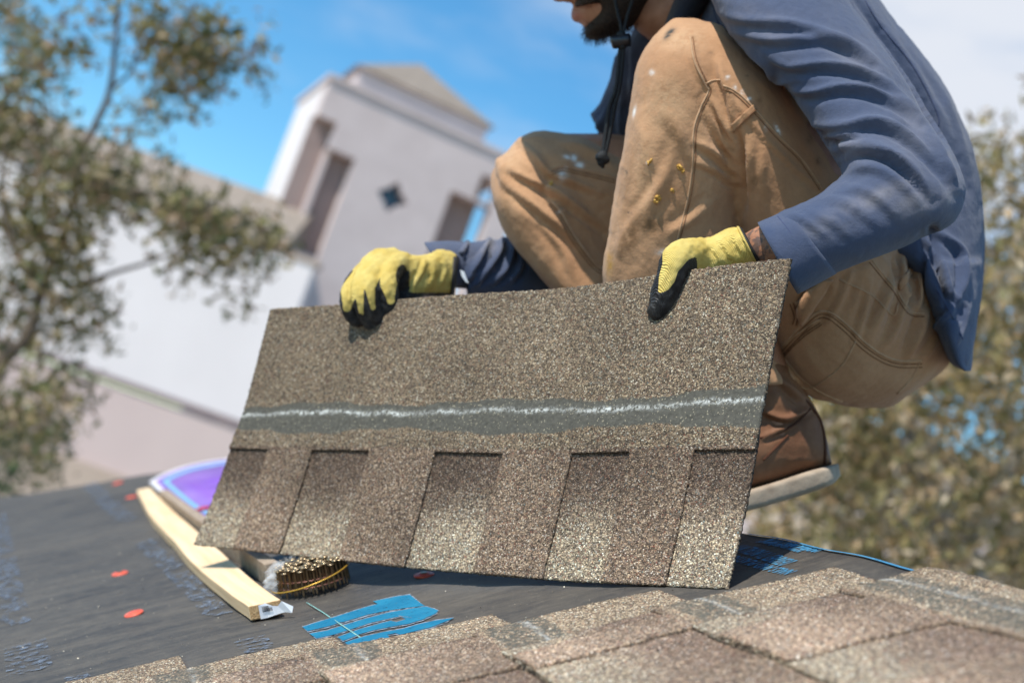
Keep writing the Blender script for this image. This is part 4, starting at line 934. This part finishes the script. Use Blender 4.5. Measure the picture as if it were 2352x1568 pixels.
folds(sh, [
    (P1((1870, 1180), (1940, 1300), (1980, 1430), (2040, 1500)), .0065, 10, 1.0),
    (P1((1930, 1150), (2040, 1240), (2060, 1380), (2030, 1480)), .0065, 9, .9),
    (P1((1880, 1200), (1880, 1350), (1890, 1500)), .006, 9, .7),
    (P1((2010, 1500), (1960, 1580), (1900, 1640)), .006, 10, .6), (P1((2080, 1500), (2040, 1640), (1990, 1760)), .005, 10, .6), (P1((2110, 1560), (2080, 1700), (2060, 1820)), .004, 9, .6),
    (P1((1900, 1120), (1930, 1350), (1960, 1500)), -.012, 12, -.1)], (1.5, 2.0))
def Cg(x, y): return (689+.29297*x, 488+.29297*y)
def PG(*p): return [Cg(*q_) for q_ in p]
folds(sh, [(PG((1230, 420), (1270, 330), (1330, 230), (1380, 190)), .006, 7, .8), (PG((1300, 520), (1370, 420), (1440, 300), (1520, 170)), .007, 8, .9), (PG((1380, 560), (1480, 430), (1560, 320), (1600, 180)), .007, 8, .9),
           (PG((1500, 560), (1600, 460), (1650, 360), (1680, 250)), .006, 8, .8), (PG((1640, 540), (1710, 460), (1740, 380)), .005, 8, .8), (PG((1260, 560), (1330, 520), (1420, 450)), .004, 7, .7)], (1.7, 2.3))
def C3p(*p): return [C3(*q_) for q_ in p]
folds(sh, [(C3p((1160, 520), (1150, 800), (1040, 1050), (1000, 1150)), .006, 8, .8), (C3p((1230, 450), (1220, 800), (1180, 1100), (1230, 1280)), .006, 9, .8), (C3p((1300, 420), (1300, 650), (1270, 900)), .005, 8, .7), (C3p((930, 1010), (1000, 1090), (1080, 1250)), .007, 9, .9)], (1.7, 2.3))
lumps(sh, .0008, .07, 5); lumps(sh, .00025, .018, 6)
pvs = proj(getv(sh)); nn = getn(sh); dust = np.zeros(len(pvs))
for x, y, rx, ry, k, rot in ((1740, 60, 90, 40, .35, .5), (1960, 130, 90, 40, .35, .6), (2100, 290, 60, 90, .3, 0), (1980, 470, 110, 22, .75, -.45), (1880, 540, 90, 25, .65, -.4), (2100, 470, 60, 30, .6, -.3), (2180, 460, 20, 40, .7, 0), (2215, 800, 25, 50, .4, 0), (1950, 340, 70, 30, .3, .3), (1120, 560, 60, 22, .7, -.3)):
    d = pvs[:, :2]-np.array([x, y]); c, s = math.cos(rot), math.sin(rot); dust = np.maximum(dust, k*np.exp(-(((d[:, 0]*c+d[:, 1]*s)/rx)**2+((-d[:, 0]*s+d[:, 1]*c)/ry)**2)))
attr(sh, 'dust', dust*1.1+.05)
sb = bvh(sh)
# cuffs: open rings of cloth past the closed sleeve ends
def cuff(secs, name):
    V, Fc = loft(secs, 36, 4, 2.2); Fc = [f for f in Fc if len(f) == 4]; o = mk(name, V, Fc, SHIRT, sh, True); attr(o, 'dust', np.full(len(V), .12)); md = o.modifiers.new('t', 'SOLIDIFY'); md.thickness = .0022; md.offset = 1; return o
cuff([(1810, 482, 1922, 628, 1.526, 1.526, .0515), (1775, 496, 1882, 650, 1.522, 1.522, .050), (1740, 511, 1832, 676, 1.518, 1.518, .050)], 'cuff')
cuff([(1120, 550, 1150, 668, 1.98, 1.98, .047), (1080, 556, 1090, 664, 1.955, 1.955, .046), (1030, 553, 1054, 662, 1.935, 1.925, .046), (975, 556, 1046, 661, 1.90, 1.915, .046)], 'cuff')
cuff([(2140, 725, 2243, 745, 1.80, 1.83, .142), (2158, 778, 2236, 798, 1.79, 1.82, .134), (2183, 832, 2233, 838, 1.79, 1.82, .125), (2206, 848, 2230, 852, 1.79, 1.82, .12)], 'hem')
for s_, k in ((P1((1130, 1075), (1190, 1150), (1250, 1250), (1290, 1330), (1300, 1400)), 0), (P1((1920, 1440), (1990, 1560), (2050, 1690)), 0), (P1((810, 0), (815, 60), (840, 130)), 0), (P1((1560, 0), (1640, 130), (1800, 330), (1920, 560), (1925, 640)), 0)):
    mb, _ = cloth_line(sb, s_, .0009, .0002); mb.v and mb.build('seam', SHSEAM, sh, True)
col = fuse('collar', [loft([(1500, 110, 1560, 130, 1.80, 1.80, .03), (1522, 70, 1600, 60, 1.80, 1.82, .055), (1545, 0, 1640, -10, 1.82, 1.84, .075), (1580, -80, 1700, -60, 1.85, 1.86, .085)])], COLLARM, sh, .003, 3)

# gloves
def glove(parts, coatfn, name='glove', vox=.0019):
    o = fuse(name, parts, GLOVE, man, vox, 4); lumps(o, .0006, .016, 9); lumps(o, .00035, .007, 10); p = proj(getv(o)); attr(o, 'coat', coatfn(p, getn(o), getv(o))); return o
def gr(x, y): return Cg(x, y)
ZR = 1.815
def zsh(x):   # depth of the held sheet at this pixel column near its top
    return float(1/np.interp(x, [628, 1822], [1/ZTL, 1/ZTR]))
fing = []
def fr(pts): return chain([(*Cg(x, y), z, r) for x, y, z, r in pts], 18, 6)
z0 = zsh(870)
fi = [fr([(800, 400, z0+.035, .0165), (715, 440, z0+.008, .0155), (690, 560, z0-.020, .0132), (712, 700, z0-.020, .0118), (730, 810, z0-.014, .0110)]),
      fr([(720, 370, z0+.035, .0160), (625, 420, z0+.008, .0150), (548, 580, z0-.024, .0125), (572, 740, z0-.024, .0112), (632, 860, z0-.014, .0102), (648, 890, z0-.012, .0095)]),
      fr([(640, 370, z0+.040, .0160), (545, 430, z0+.012, .0145), (468, 600, z0-.018, .0120), (492, 740, z0-.022, .0108), (545, 850, z0-.013, .0098), (570, 880, z0-.011, .009)]),
      fr([(580, 420, z0+.050, .0150), (470, 500, z0+.018, .0130), (385, 620, z0-.004, .0108), (372, 720, z0-.010, .0098), (405, 810, z0-.006, .0090), (445, 850, z0-.004, .0085)]),
      fr([(930, 560, z0+.045, .018), (860, 620, z0+.040, .016), (800, 700, z0+.032, .014), (740, 780, z0+.028, .0125)])]
palmR = loft([(*Cg(560, 380), *Cg(560, 560), z0+.03, z0+.03, .018), (*Cg(690, 300), *Cg(690, 600), z0+.03, z0+.035, .026), (*Cg(820, 325), *Cg(810, 650), z0+.04, z0+.045, .028), (*Cg(920, 335), *Cg(910, 665), z0+.05, z0+.055, .029), (*Cg(1000, 325), *Cg(990, 655), z0+.065, z0+.065, .030), (*Cg(1100, 285), *Cg(1065, 668), z0+.08, z0+.08, .034), (*Cg(1215, 320), *Cg(1168, 672), z0+.095, z0+.095, .036), (*Cg(1240, 370), *Cg(1200, 655), z0+.10, z0+.10, .036)], p=2.2)
def coatR(p, n_, v_):
    g = np.stack([(p[:, 0]-689)/.29297, (p[:, 1]-488)/.29297], 1); c = np.zeros(len(p))
    # rubber line runs per finger: index, middle, ring, little
    cx = np.array([372, 478, 560, 705]); lim = np.array([745, 790, 745, 680]); hw = np.array([30, 34, 38, 62])
    ln_ = np.interp(g[:, 1], [400, 600, 750, 850], [0, 0, 20, 60])
    lines = [[(480, 500), (385, 620), (368, 745)], [(545, 440), (462, 600), (480, 790)], [(620, 430), (545, 580), (572, 745)], [(715, 430), (695, 560), (712, 690)]]
    best = np.full(len(p), 9e9); yl = np.zeros(len(p)); 
    for (k, l_) in enumerate(lines):
        d, sd_, t = polydist(g, l_); w = [74, 40, 44, 70][k]; tt = w*np.clip(1.5-1.1*t, .45, 1); m = d-tt; best = np.minimum(best, m)
    low = g[:, 1] > 455; c[low] = np.clip(.5+best[low]/16, 0, 1)
    spot = ((g[:, 0]-800)/48)**2+((g[:, 1]-500)/92)**2; c = np.maximum(c, np.clip(.5+(1-spot)*1.2, 0, 1)*(spot < 1.6))
    under = (n_@(M3@np.array([0, -1., 0])) < -.55) | (n_@(M3@np.array([0, 0, 1.])) > .35); m2 = under & (g[:, 0] < 1080); c[m2] = np.maximum(c[m2], 1)
    c[(g[:, 0] > 860)] *= ((g[:, 1] > 628) | (n_[:] @ (M3@np.array([0, 0, 1.])) > .35))[(g[:, 0] > 860)]
    return c
gR = glove(fi+[palmR], coatR)
folds(gR, [(PG((980, 350), (960, 450), (900, 560), (880, 640)), .0025, 6, .6), (PG((1040, 380), (1050, 480), (1030, 600)), .002, 6, .6), (PG((1120, 360), (1140, 460), (1100, 580)), .0018, 6, .6), (PG((850, 330), (900, 480), (860, 620)), -.002, 8, 0)], (1.6, 2.1))
V, Fc = loft([(*Cg(1205, 318), *Cg(1178, 672), z0+.094, z0+.094, .037), (*Cg(1250, 350), *Cg(1212, 655), z0+.10, z0+.10, .037)], 32, 2, 2.2); mk('glove_cuff_band', V, Fc, GBLACK, gR, True)
V = [W(at(*Cg(x, y), 1.87)) for x, y in ((1255, 450), (1285, 460), (1322, 555), (1300, 545), (1268, 500))]; mk('glove_tag', V, [(0, 1, 2, 3, 4)], PAPER, gR)
def Ch(x, y): return (1378.1+.29297*x, 459.4+.29297*y)
z1 = 1.515
def fh(pts): return chain([(*Ch(x, y), z, r) for x, y, z, r in pts], 20, 6)
def zs2(x): return float(1/np.interp(x, [628, 1822], [1/ZTL, 1/ZTR]))
zt = zs2(Ch(520, 600)[0])
thumb = fh([(800, 440, zt+.020, .020), (680, 440, zt+.000, .0195), (600, 480, zt-.018, .0175), (555, 600, zt-.022, .0160), (515, 720, zt-.022, .0152), (475, 830, zt-.019, .0140), (462, 862, zt-.018, .0128)])
palmL = loft([(*Ch(548, 390), *Ch(640, 560), zt+.005, zt+.01, .014), (*Ch(600, 352), *Ch(700, 600), zt+.010, zt+.015, .022), (*Ch(700, 320), *Ch(790, 640), zt+.020, zt+.025, .028), (*Ch(820, 300), *Ch(900, 650), zt+.025, zt+.03, .030), (*Ch(900, 275), *Ch(1020, 600), zt+.025, zt+.025, .031), (*Ch(1000, 222), *Ch(1150, 560), zt+.022, zt+.022, .033), (*Ch(1070, 212), *Ch(1240, 530), zt+.02, zt+.02, .035), (*Ch(1095, 225), *Ch(1255, 515), zt+.02, zt+.02, .035)], p=2.2)
fb = [fh([(720+60*k, 520, zt+.045, .0135), (660+66*k, 620, zt+.052, .0120), (640+68*k, 760+10*k, zt+.040, .0110), (650+66*k, 850+12*k, zt+.026, .0100)]) for k in range(4)]
def coatL(p, n_, v_):
    g = np.stack([(p[:, 0]-1378.1)/.29297, (p[:, 1]-459.4)/.29297], 1); c = np.zeros(len(p))
    # rubber: right flank of the thumb and everything below a slanting line
    edge = np.array([(480, 395), (700, 470), (640, 560), (590, 640), (540, 720), (470, 760)], float)
    xr = np.interp(g[:, 1], [380, 470, 490, 560, 640, 700, 735], [900, 690, 672, 612, 585, 540, 465])
    xl = np.interp(g[:, 1], [400, 500, 600, 735], [490, 490, 462, 455])
    m = (g[:, 1] > 452) & (g[:, 0] < 760); c[m] = np.clip(.5+(g[m, 0]-xr[m])/18, 0, 1)
    c = np.maximum(c, np.clip(.5+(g[:, 1]-725)/16, 0, 1)); c = np.maximum(c, np.clip(.5+(xl-g[:, 0])/14, 0, 1)*(g[:, 1] > 395))
    c[p[:, 2] > zt+.035] = 1; c[(g[:, 0] > 780) & (p[:, 2] < zt+.03)] = 0
    return c
gL = glove([thumb, palmL]+fb, coatL)
def PH(*p): return [Ch(*q_) for q_ in p]
folds(gL, [(PH((960, 330), (1010, 420), (1060, 500)), .0022, 6, .6), (PH((1040, 280), (1100, 380), (1140, 490)), .0018, 6, .6), (PH((860, 340), (920, 430), (960, 520)), .0015, 6, .5)], (1.4, 1.7))
V, Fc = loft([(*Ch(1085, 206), *Ch(1252, 530), zt+.02, zt+.02, .0365), (*Ch(1118, 222), *Ch(1275, 515), zt+.02, zt+.02, .0365)], 32, 2, 2.2); mk('glove_cuff_band', V, Fc, GBLACK, gL, True)
V, Fc = loft([(*Ch(1070, 204), *Ch(1236, 536), zt+.02, zt+.02, .0372), (*Ch(1090, 206), *Ch(1250, 530), zt+.02, zt+.02, .0372)], 32, 2, 2.2); o = mk('glove_cuff', V, Fc, GLOVE, gL, True); attr(o, 'coat', np.zeros(len(V)))

# boots
def boot(dx, dy, dzz, full):
    z = 1.755+dzz
    def B(ax, ay, bx, by, d, zz=0): return (ax+dx, ay+dy, bx+dx, by+dy, z+zz, z+zz, d)
    shaft = loft([B(1640, 800, 1815, 840, .048), B(1650, 870, 1850, 900, .047), B(1660, 930, 1878, 945, .045), B(1660, 1000, 1899, 1008, .042), B(1655, 1060, 1909, 1058, .040)])
    foot = loft([B(1885, 990, 1912, 1066, .022), B(1840, 940, 1880, 1078, .036), B(1760, 930, 1800, 1102, .040, -.005), B(1660, 980, 1700, 1128, .043, -.02), B(1570, 1060, 1590, 1158, .046, -.035), B(1480, 1130, 1490, 1185, .046, -.05), B(1410, 1170, 1425, 1206, .036, -.06), B(1380, 1190, 1390, 1210, .015, -.065)])
    root = fuse('boot', [shaft, foot], LEATHER, man, .0028, 4)
    V, Fc = loft([B(1926, 1064, 1931, 1092, .018), B(1905, 1068, 1910, 1112, .036), B(1850, 1083, 1858, 1132, .041), B(1790, 1103, 1800, 1150, .043, -.004), B(1700, 1130, 1712, 1174, .046, -.018), B(1590, 1162, 1595, 1196, .050, -.035), B(1490, 1190, 1492, 1222, .050, -.05), B(1410, 1212, 1414, 1236, .040, -.06), B(1375, 1215, 1380, 1232, .016, -.065)], 40, 6, 6)
    so_ = mk('sole', V, Fc, SOLE, root, True); return root
b1 = boot(0, 0, 0, True); b2 = boot(-172, -12, .12, True)
bb = bvh(b1)
for s_, r_ in ((P4((740, 705), (820, 790), (880, 900), (905, 1050), (905, 1180)), .0022), (P4((800, 790), (700, 890), (570, 960), (430, 1000)), .0016), (P4((640, 980), (540, 1080), (460, 1160)), .0014)):
    mb, _ = cloth_line(bb, s_, r_, .0003); mb.v and mb.build('boot_seam', noisy('boot_seam', (.07, .025, .012), (.11, .04, .02), 80) if 'boot_seam' not in bpy.data.materials else bpy.data.materials['boot_seam'], b1, True)
folds(b1, [(P4((560, 560), (680, 660), (770, 740)), .005, 10, .8), (P4((450, 800), (620, 860), (800, 780)), .005, 9, .8), (P4((430, 1010), (560, 950), (700, 880)), .003, 8, .6)], (1.5, 2.0))

# ------------------------------------------------------------------ background buildings
def wallbox(mb, p0, ex, ey, ez, m=0): mb.add(boxv(p0, np.array(ex, float), np.array(ey, float), np.array(ez, float)), BOXF, m)
# tower: its front plane is turned so the sunlit left flank shows
YA = math.radians(19); DT = 30.0
fx = np.array([math.cos(YA), math.sin(YA), 0]); fy = np.array([-math.sin(YA), math.cos(YA), 0]); fz = np.array([0, 0, 1.])
PC = onY(900, 450, DT)
def TF(px, py, dep=0.0):
    """tower front-plane coordinates (u right, w up) of a pixel"""
    d = M3@ray(px, py); c0 = np.array([0, 0, CH]); t = ((PC+fy*dep-c0)@fy)/(d@fy); p = c0+d*t; return (p-PC)@fx, p[2]
def TP(u, w, dep=0.0): q_ = PC+fx*u+fy*dep; return np.array([q_[0], q_[1], w])
def Ct(x, y): return (574.2+.38442*x, 114.8+.38442*y)
uL = TF(*Ct(463, 197))[0]; uR = TF(*Ct(1700, 640))[0]; wT = TF(*Ct(900, 360))[1]
uL = (uL+TF(*Ct(155, 1065))[0])/2; uR = uL+(uR-uL)
dep = 3.3
tower = thing('church_tower', TP((uL+uR)/2, 0), 'pinkish stucco bell tower with cross shaped window recesses and diamond window', 'tower')
def rng_(pts):
    a = np.array([TF(*Ct(*p)) for p in pts]); return a[:, 0].min(), a[:, 0].max(), a[:, 1].min(), a[:, 1].max()
def rect(tl, tr_, bl): # true rectangle from three corners
    a, b, c = TF(*Ct(*tl)), TF(*Ct(*tr_)), TF(*Ct(*bl)); l_ = (a[0]+c[0])/2; return (l_, l_+b[0]-a[0], c[1], (a[1]+b[1])/2)
W1 = rect((390, 385), (520, 430), (345, 535)); W2 = rect((315, 555), (430, 592), (155, 1065)); W3 = rect((490, 600), (622, 642), (290, 1200))
W2 = (W2[0], W2[1], min(W2[2], W3[2]), W2[3]); 
W4 = rect((1195, 845), (1440, 930), (1100, 1140)); W5 = rect((1385, 742), (1500, 785), (1345, 880)); W4 = (W4[0], W4[1], W4[2]-2.0, W4[3])
dmc = TF(*Ct(852, 880))
W23 = (W2[0], W3[1], W2[2], max(W2[3], W3[3])); holes = [W1, W23, W4, W5, (dmc[0]-.42, dmc[0]+.42, dmc[1]-.42, dmc[1]+.42)]
us = sorted({uL, uR, *[h[0] for h in holes], *[h[1] for h in holes]}); ws = sorted({0.0, wT, *[h[2] for h in holes], *[h[3] for h in holes]})
us = [u for u in us if uL <= u <= uR]; mb = MB(); th_ = .45
for i in range(len(us)-1):
    for j in range(len(ws)-1):
        cu_, cw = (us[i]+us[i+1])/2, (ws[j]+ws[j+1])/2
        if any(h[0] < cu_ < h[1] and h[2] < cw < h[3] for h in holes): continue
        wallbox(mb, TP(us[i], ws[j]), fx*(us[i+1]-us[i]), fy*th_, fz*(ws[j+1]-ws[j]))
mb.build('front_wall', STUCCO, tower)
mb = MB(); wallbox(mb, TP(uL, 0, th_), fx*.35, fy*(dep-th_), fz*wT); mb.build('side_wall', STUCCOW, tower)  # sunlit brightness of the flank put into a paler stucco than the front
mb = MB(); wallbox(mb, TP(uL+.35, 0, dep-.3), fx*(W4[0]-.2-uL-.35), fy*.3, fz*wT); wallbox(mb, TP(uL+.02, wT-.25, th_), fx*(uR-uL-.04), fy*(dep-th_-.02), fz*.22); mb.build('back_wall', STUCCO, tower)
mb = MB(); wallbox(mb, TP(W2[1]+.06, W23[2], .17), fx*max(.1, W3[0]-W2[1]-.12), fy*.22, fz*(W23[3]-W23[2])); mb.build('window_mullion', STUCCO, tower)
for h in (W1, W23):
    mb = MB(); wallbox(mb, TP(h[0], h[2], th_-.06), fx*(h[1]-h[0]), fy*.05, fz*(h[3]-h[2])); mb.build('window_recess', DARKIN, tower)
mb = MB(); wallbox(mb, TP(W4[0]-.05, 0, th_+.05), fx*((W4[1]-W4[0])*.82+.05), fy*.1, fz*(W5[3]+.1)); mb.build('belfry_shade_panel', DARKIN, tower)  # dark panel added to deepen the opening, its shade put into the colour
# diamond window: plate with stepped diamond hole, glass behind
def ngonpts(r1, r2): return [(dmc[0]+r*math.cos(a), dmc[1]+r*math.sin(a)) for r, a in ((r1, PI/2*k) for k in range(4))]
out = [(-.42, -.42), (.42, -.42), (.42, .42), (-.42, .42)]
star = []
for k in range(4):
    a = PI/2*k; 
    for r_, da in ((.38, 0), (.27, .22), (.29, .42), (.20, PI/4), (.29, PI/2-.42), (.27, PI/2-.22)): star.append((r_*math.cos(a+da), r_*math.sin(a+da)))
mb = MB(); ns_ = len(star); V = []
for (x, y) in star: V.append(TP(dmc[0]+x, dmc[1]+y, .0))
for (x, y) in star:
    m_ = .42/max(abs(x), abs(y)); V.append(TP(dmc[0]+x*m_, dmc[1]+y*m_, .0))
for (x, y) in star: V.append(TP(dmc[0]+x, dmc[1]+y, .30))
mb.add(V, [(i, (i+1) % ns_, ns_+(i+1) % ns_, ns_+i) for i in range(ns_)]+[(i, 2*ns_+i, 2*ns_+(i+1) % ns_, (i+1) % ns_) for i in range(ns_)]); dw = mb.build('diamond_window', STUCCO, tower)
mb = MB(); wallbox(mb, TP(dmc[0]-.41, dmc[1]-.41, .30), fx*.82, fy*.03, fz*.82); mb.build('pane', GLASSD, dw)
mb = MB(); wallbox(mb, TP(uL-.06, wT+.002, -.06), fx*(uR-uL+.12), fy*(dep+.12), fz*.10); mb.build('coping', STUCCO, tower)
aL, aR = TF(*Ct(635, 180), .35)[0], TF(*Ct(1425, 460), .35)[0]; aT = TF(*Ct(1000, 262), .35)[1]
mb = MB(); wallbox(mb, TP(aL, wT+.104, .35), fx*(aR-aL), fy*1.7, fz*(aT-wT-.104)); mb.build('attic_storey', STUCCO, tower)
ap = TF(*Ct(1025, 85), 1.2); el = .12
V = [TP(aL-el, aT+.003, .35-el), TP(aR+el, aT+.003, .35-el), TP(aR+el, aT+.003, 2.05+el), TP(aL-el, aT+.003, 2.05+el), TP(ap[0], ap[1], 1.2)]
mk('roof', V, [(0, 1, 4), (1, 2, 4), (2, 3, 4), (3, 0, 4), (0, 3, 2, 1)], TILE, tower)

# low hall in front of the tower on the left
DH = 27.0
hall = thing('hall_building', (onY(300, 800, DH)[0], DH, 0), 'long low hall with white stucco upper wall, dark ledge and tan roof', 'building')
def HX(px, py): p = onY(px, py, DH); return p[0], p[2]
xr, zr = HX(722, 610); xb, zb = HX(320, 884); xl = HX(-700, 700)[0]; _, zb2 = HX(200, 1062); _, zt2 = HX(420, 503)
zr = (zr+zt2)/2
def hbox(name, x0, x1, y0, y1, z0_, z1_, m): mb = MB(); wallbox(mb, (x0, y0, z0_), (x1-x0, 0, 0), (0, y1-y0, 0), (0, 0, z1_-z0_)); return mb.build(name, m, hall)
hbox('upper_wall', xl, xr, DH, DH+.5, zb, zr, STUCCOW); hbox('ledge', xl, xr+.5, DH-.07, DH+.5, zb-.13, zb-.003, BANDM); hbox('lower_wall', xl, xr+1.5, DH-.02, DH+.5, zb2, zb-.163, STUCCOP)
hbox('coping', xl, xr+.08, DH-.04, DH+.5, zr+.003, zr+.10, TANTRIM); hbox('plinth', xl, xr+3, DH-.25, DH+.5, 0, zb2-.003, TANTRIM)
_, zk = (lambda p: (p[0], p[2]))(onY(610, 436, DH+3.0)); zk = onY(300, 335, DH+3.0)[2]
xk = HX(640, 540)[0]; V = [(xl, DH+.65, zr+.02), (xk, DH+.65, zr+.02), (xk, DH+3.0, zk), (xl, DH+3.0, zk), (xl, DH+6, zr), (xk, DH+6, zr)]
mk('roof', V, [(0, 1, 2, 3), (3, 2, 5, 4), (1, 5, 2), (0, 3, 4)], TILE, hall)
# pale house behind the right-hand tree
xq0 = onY(1620, 1300, 34)[0]; xq1 = onY(3000, 1400, 34)[0]; zq = onY(2000, 1090, 34)[2]
ph = thing('pale_house', ((xq0+xq1)/2, 34, 0), 'pale lilac grey house glimpsed through the golden tree on the right', 'building')
mb = MB(); wallbox(mb, (xq0, 34, 0), (xq1-xq0, 0, 0), (0, 6, 0), (0, 0, max(2.5, zq))); mb.build('wall', STUCCO, ph)
mb = MB(); zz = max(2.5, zq); mb.add([(xq0-.3, 33.7, zz+.003), (xq1+.3, 33.7, zz+.003), (xq1+.3, 40.3, zz+.003), (xq0-.3, 40.3, zz+.003), (xq0, 37, zz+1.6), (xq1, 37, zz+1.6)], [(0, 1, 5, 4), (2, 3, 4, 5), (1, 2, 5), (3, 0, 4), (0, 3, 2, 1)]); mb.build('roof', TILE, ph)

# ------------------------------------------------------------------ trees
def leaves(mb, c, rad, n, size, flat=.8):
    for _ in range(n):
        d = rng.normal(size=3); d = d/np.linalg.norm(d)*rng.random()**.45; p = np.asarray(c)+d*np.asarray(rad)
        a = nz(rng.normal(size=3)); b = nz(np.cross(a, rng.normal(size=3))); s = size*random.uniform(.6, 1.3); w_ = s*.42
        mb.add([p-a*s, p+b*w_, p+a*s, p-b*w_], [(0, 1, 2, 3)])
def limb(path, r0, r1, z, n=5):
    Q = spline([(x, y, 0) for x, y in path], n); k = len(Q); P = [W(at(x, y, z+.0)) for x, y, _ in Q]; return tube(P, np.linspace(r0, r1, k), 8)
def tree(name, z, trunk, limbs, clusters, leafm, barkm, label, lsize, tr0=.10, cat='tree', sp=1.0, dens=1.0, lk=1.0):
    base = W(at(*trunk[0], z)); t = thing(name, (base[0], base[1], 0), label, cat)
    mb = MB(); V, Fc = limb(trunk, tr0, .012, z); mb.add(V, Fc); V, Fc = tube([np.array([base[0], base[1], 0]), base], np.array([tr0*1.2, tr0]), 10); mb.add(V, Fc); mb.build('trunk', barkm, t, True)
    for p_, r0 in limbs: V, Fc = limb(p_, r0*lk, r0*lk*.25, z+random.uniform(-.1, .1)); mk('limb', V, Fc, barkm, t, True)
    mb = MB()
    for x, y, rx, ry, n in clusters:
        c = W(at(x, y, z+random.uniform(-.5, .5)*sp)); k = z/F; n = int(n*dens); sub_ = max(1, n//28)
        for _ in range(sub_):
            ang = random.uniform(0, 2*PI); rr = math.sqrt(random.random()); e = c+M3@np.array([rx*k*rr*math.cos(ang), ry*k*rr*math.sin(ang), random.uniform(-1, 1)*.3*sp])
            leaves(mb, e, (.16, .16, .16), 28, lsize)
    mb.build('crown', leafm, t, kind='stuff'); return t
tree('olive_tree', 7.5, [(-60, 1000), (12, 823), (60, 779), (93, 678), (121, 598), (161, 494), (190, 348), (216, 293), (253, 205), (267, 73), (272, -60)],
     [([(253, 205), (300, 165), (318, 100), (322, 20)], .018), ([(150, 660), (201, 650), (262, 626), (342, 602), (420, 570), (520, 540)], .03), ([(161, 494), (230, 460), (330, 440), (430, 470)], .025), ([(318, 110), (400, 130), (480, 90), (560, 60)], .014),
      ([(93, 678), (30, 560), (0, 430), (20, 300)], .03), ([(216, 293), (300, 290), (380, 260)], .015), ([(121, 598), (60, 500), (90, 380), (60, 200), (20, 60)], .03)],
     [(30, 60, 90, 90, 560), (60, 210, 90, 70, 480), (110, 130, 70, 60, 220), (215, 40, 30, 40, 60), (300, 30, 30, 30, 90), (400, 70, 70, 50, 400), (480, 110, 70, 60, 520), (560, 90, 60, 40, 160), (420, 150, 80, 40, 420), (390, 210, 25, 55, 160), (310, 265, 50, 25, 130), (470, 240, 30, 30, 60), (570, 150, 25, 25, 60), (200, 60, 25, 50, 60), (160, 100, 20, 20, 60),
      (60, 330, 110, 50, 620), (120, 420, 130, 50, 620), (210, 400, 90, 40, 420), (60, 520, 100, 60, 620), (200, 520, 60, 50, 260), (330, 460, 90, 28, 420), (430, 490, 70, 40, 460), (520, 530, 80, 40, 520), (600, 560, 50, 35, 220), (470, 570, 50, 40, 160), (400, 600, 40, 25, 130), (540, 600, 40, 20, 90), (540, 700, 25, 20, 50), (500, 650, 50, 12, 60),
      (40, 660, 70, 60, 420), (150, 600, 70, 50, 360), (200, 690, 60, 40, 160), (130, 740, 100, 50, 420), (240, 770, 40, 20, 60), (30, 800, 50, 60, 240), (80, 880, 70, 50, 300), (120, 960, 50, 50, 200), (30, 980, 60, 80, 360), (170, 880, 30, 30, 40), (90, 1030, 60, 30, 140), (360, 330, 25, 20, 40), (330, 370, 40, 15, 60)],
     LEAFL, BARK, 'sparse olive brown tree at the left edge in front of the hall', .036, tr0=.036, dens=.80, lk=.62)
cl2 = []
for x in range(1820, 2520, 48):
    for y in range(300, 1460, 48):
        if y < 420 and x < 2200: continue
        if y < 520 and x < 2230: continue
        if (abs(x-2215) < 26 and abs(y-955) < 30): continue
        dn = 44
        if y > 1130 and x > 2080: dn = 20
        if x > 2150 and 1040 < y < 1130: dn = 32
        if x > 2240 and y < 700: dn = 30
        if y > 1200 and x < 1950: dn = 24
        cl2.append((x+random.uniform(-16, 16), y+random.uniform(-16, 16), 34, 34, int(dn*random.choice([.6, .9, 1.3]))))
cl2 += [(2338, 260, 14, 20, 28)]
tree('golden_tree', 6.2, [(2260, 1500), (2200, 1250), (2120, 1050), (2080, 850), (2120, 600), (2200, 400)],
     [([(2200, 1250), (2300, 1120), (2330, 1030), (2320, 930)], .05), ([(2080, 850), (2140, 890), (2260, 860)], .025), ([(2120, 1050), (2020, 980), (1940, 960)], .02), ([(2200, 1250), (2080, 1200), (1980, 1130)], .025)],
     cl2, LEAFR, PALEBARK, 'nearer dense golden olive tree on the right behind the squatting worker', .034, sp=1.6, dens=1.25)
cl3 = [(x+random.uniform(-20, 20), y+random.uniform(-20, 20), 46, 46, random.choice([80, 110, 140])) for x in range(1760, 2560, 70) for y in range(620, 1460, 70) if not (abs(x-2215) < 36 and abs(y-955) < 40)]
tree('golden_tree', 10.5, [(1960, 1560), (1990, 1300), (2040, 1050), (2090, 800)], [([(2040, 1050), (2200, 900), (2330, 800)], .04), ([(1990, 1300), (1900, 1150), (1830, 1100)], .03)], cl3, LEAFR, PALEBARK,
     'farther golden tree partly hidden behind the nearer golden olive tree', .05, sp=1.4)
# dark shrub low on the left
bc = onY(30, 1075, 9.0); shr = thing('shrub', (bc[0], 9.0, 0), 'dark green shrub behind the roof edge at lower left', 'shrub')
V, Fc = tube([np.array([bc[0], 9.0, 0]), bc-np.array([0, 0, .3])], np.array([.05, .03]), 8); mk('stem', V, Fc, BARK, shr, True)
mb = MB()
for _ in range(260):
    e = bc+np.array([random.uniform(-1.2, .20), random.uniform(-.4, .4), random.uniform(-1.2, .34)]); leaves(mb, e, (.14, .14, .14), 30, .03)
mb.build('crown', LEAFG, shr, kind='stuff')
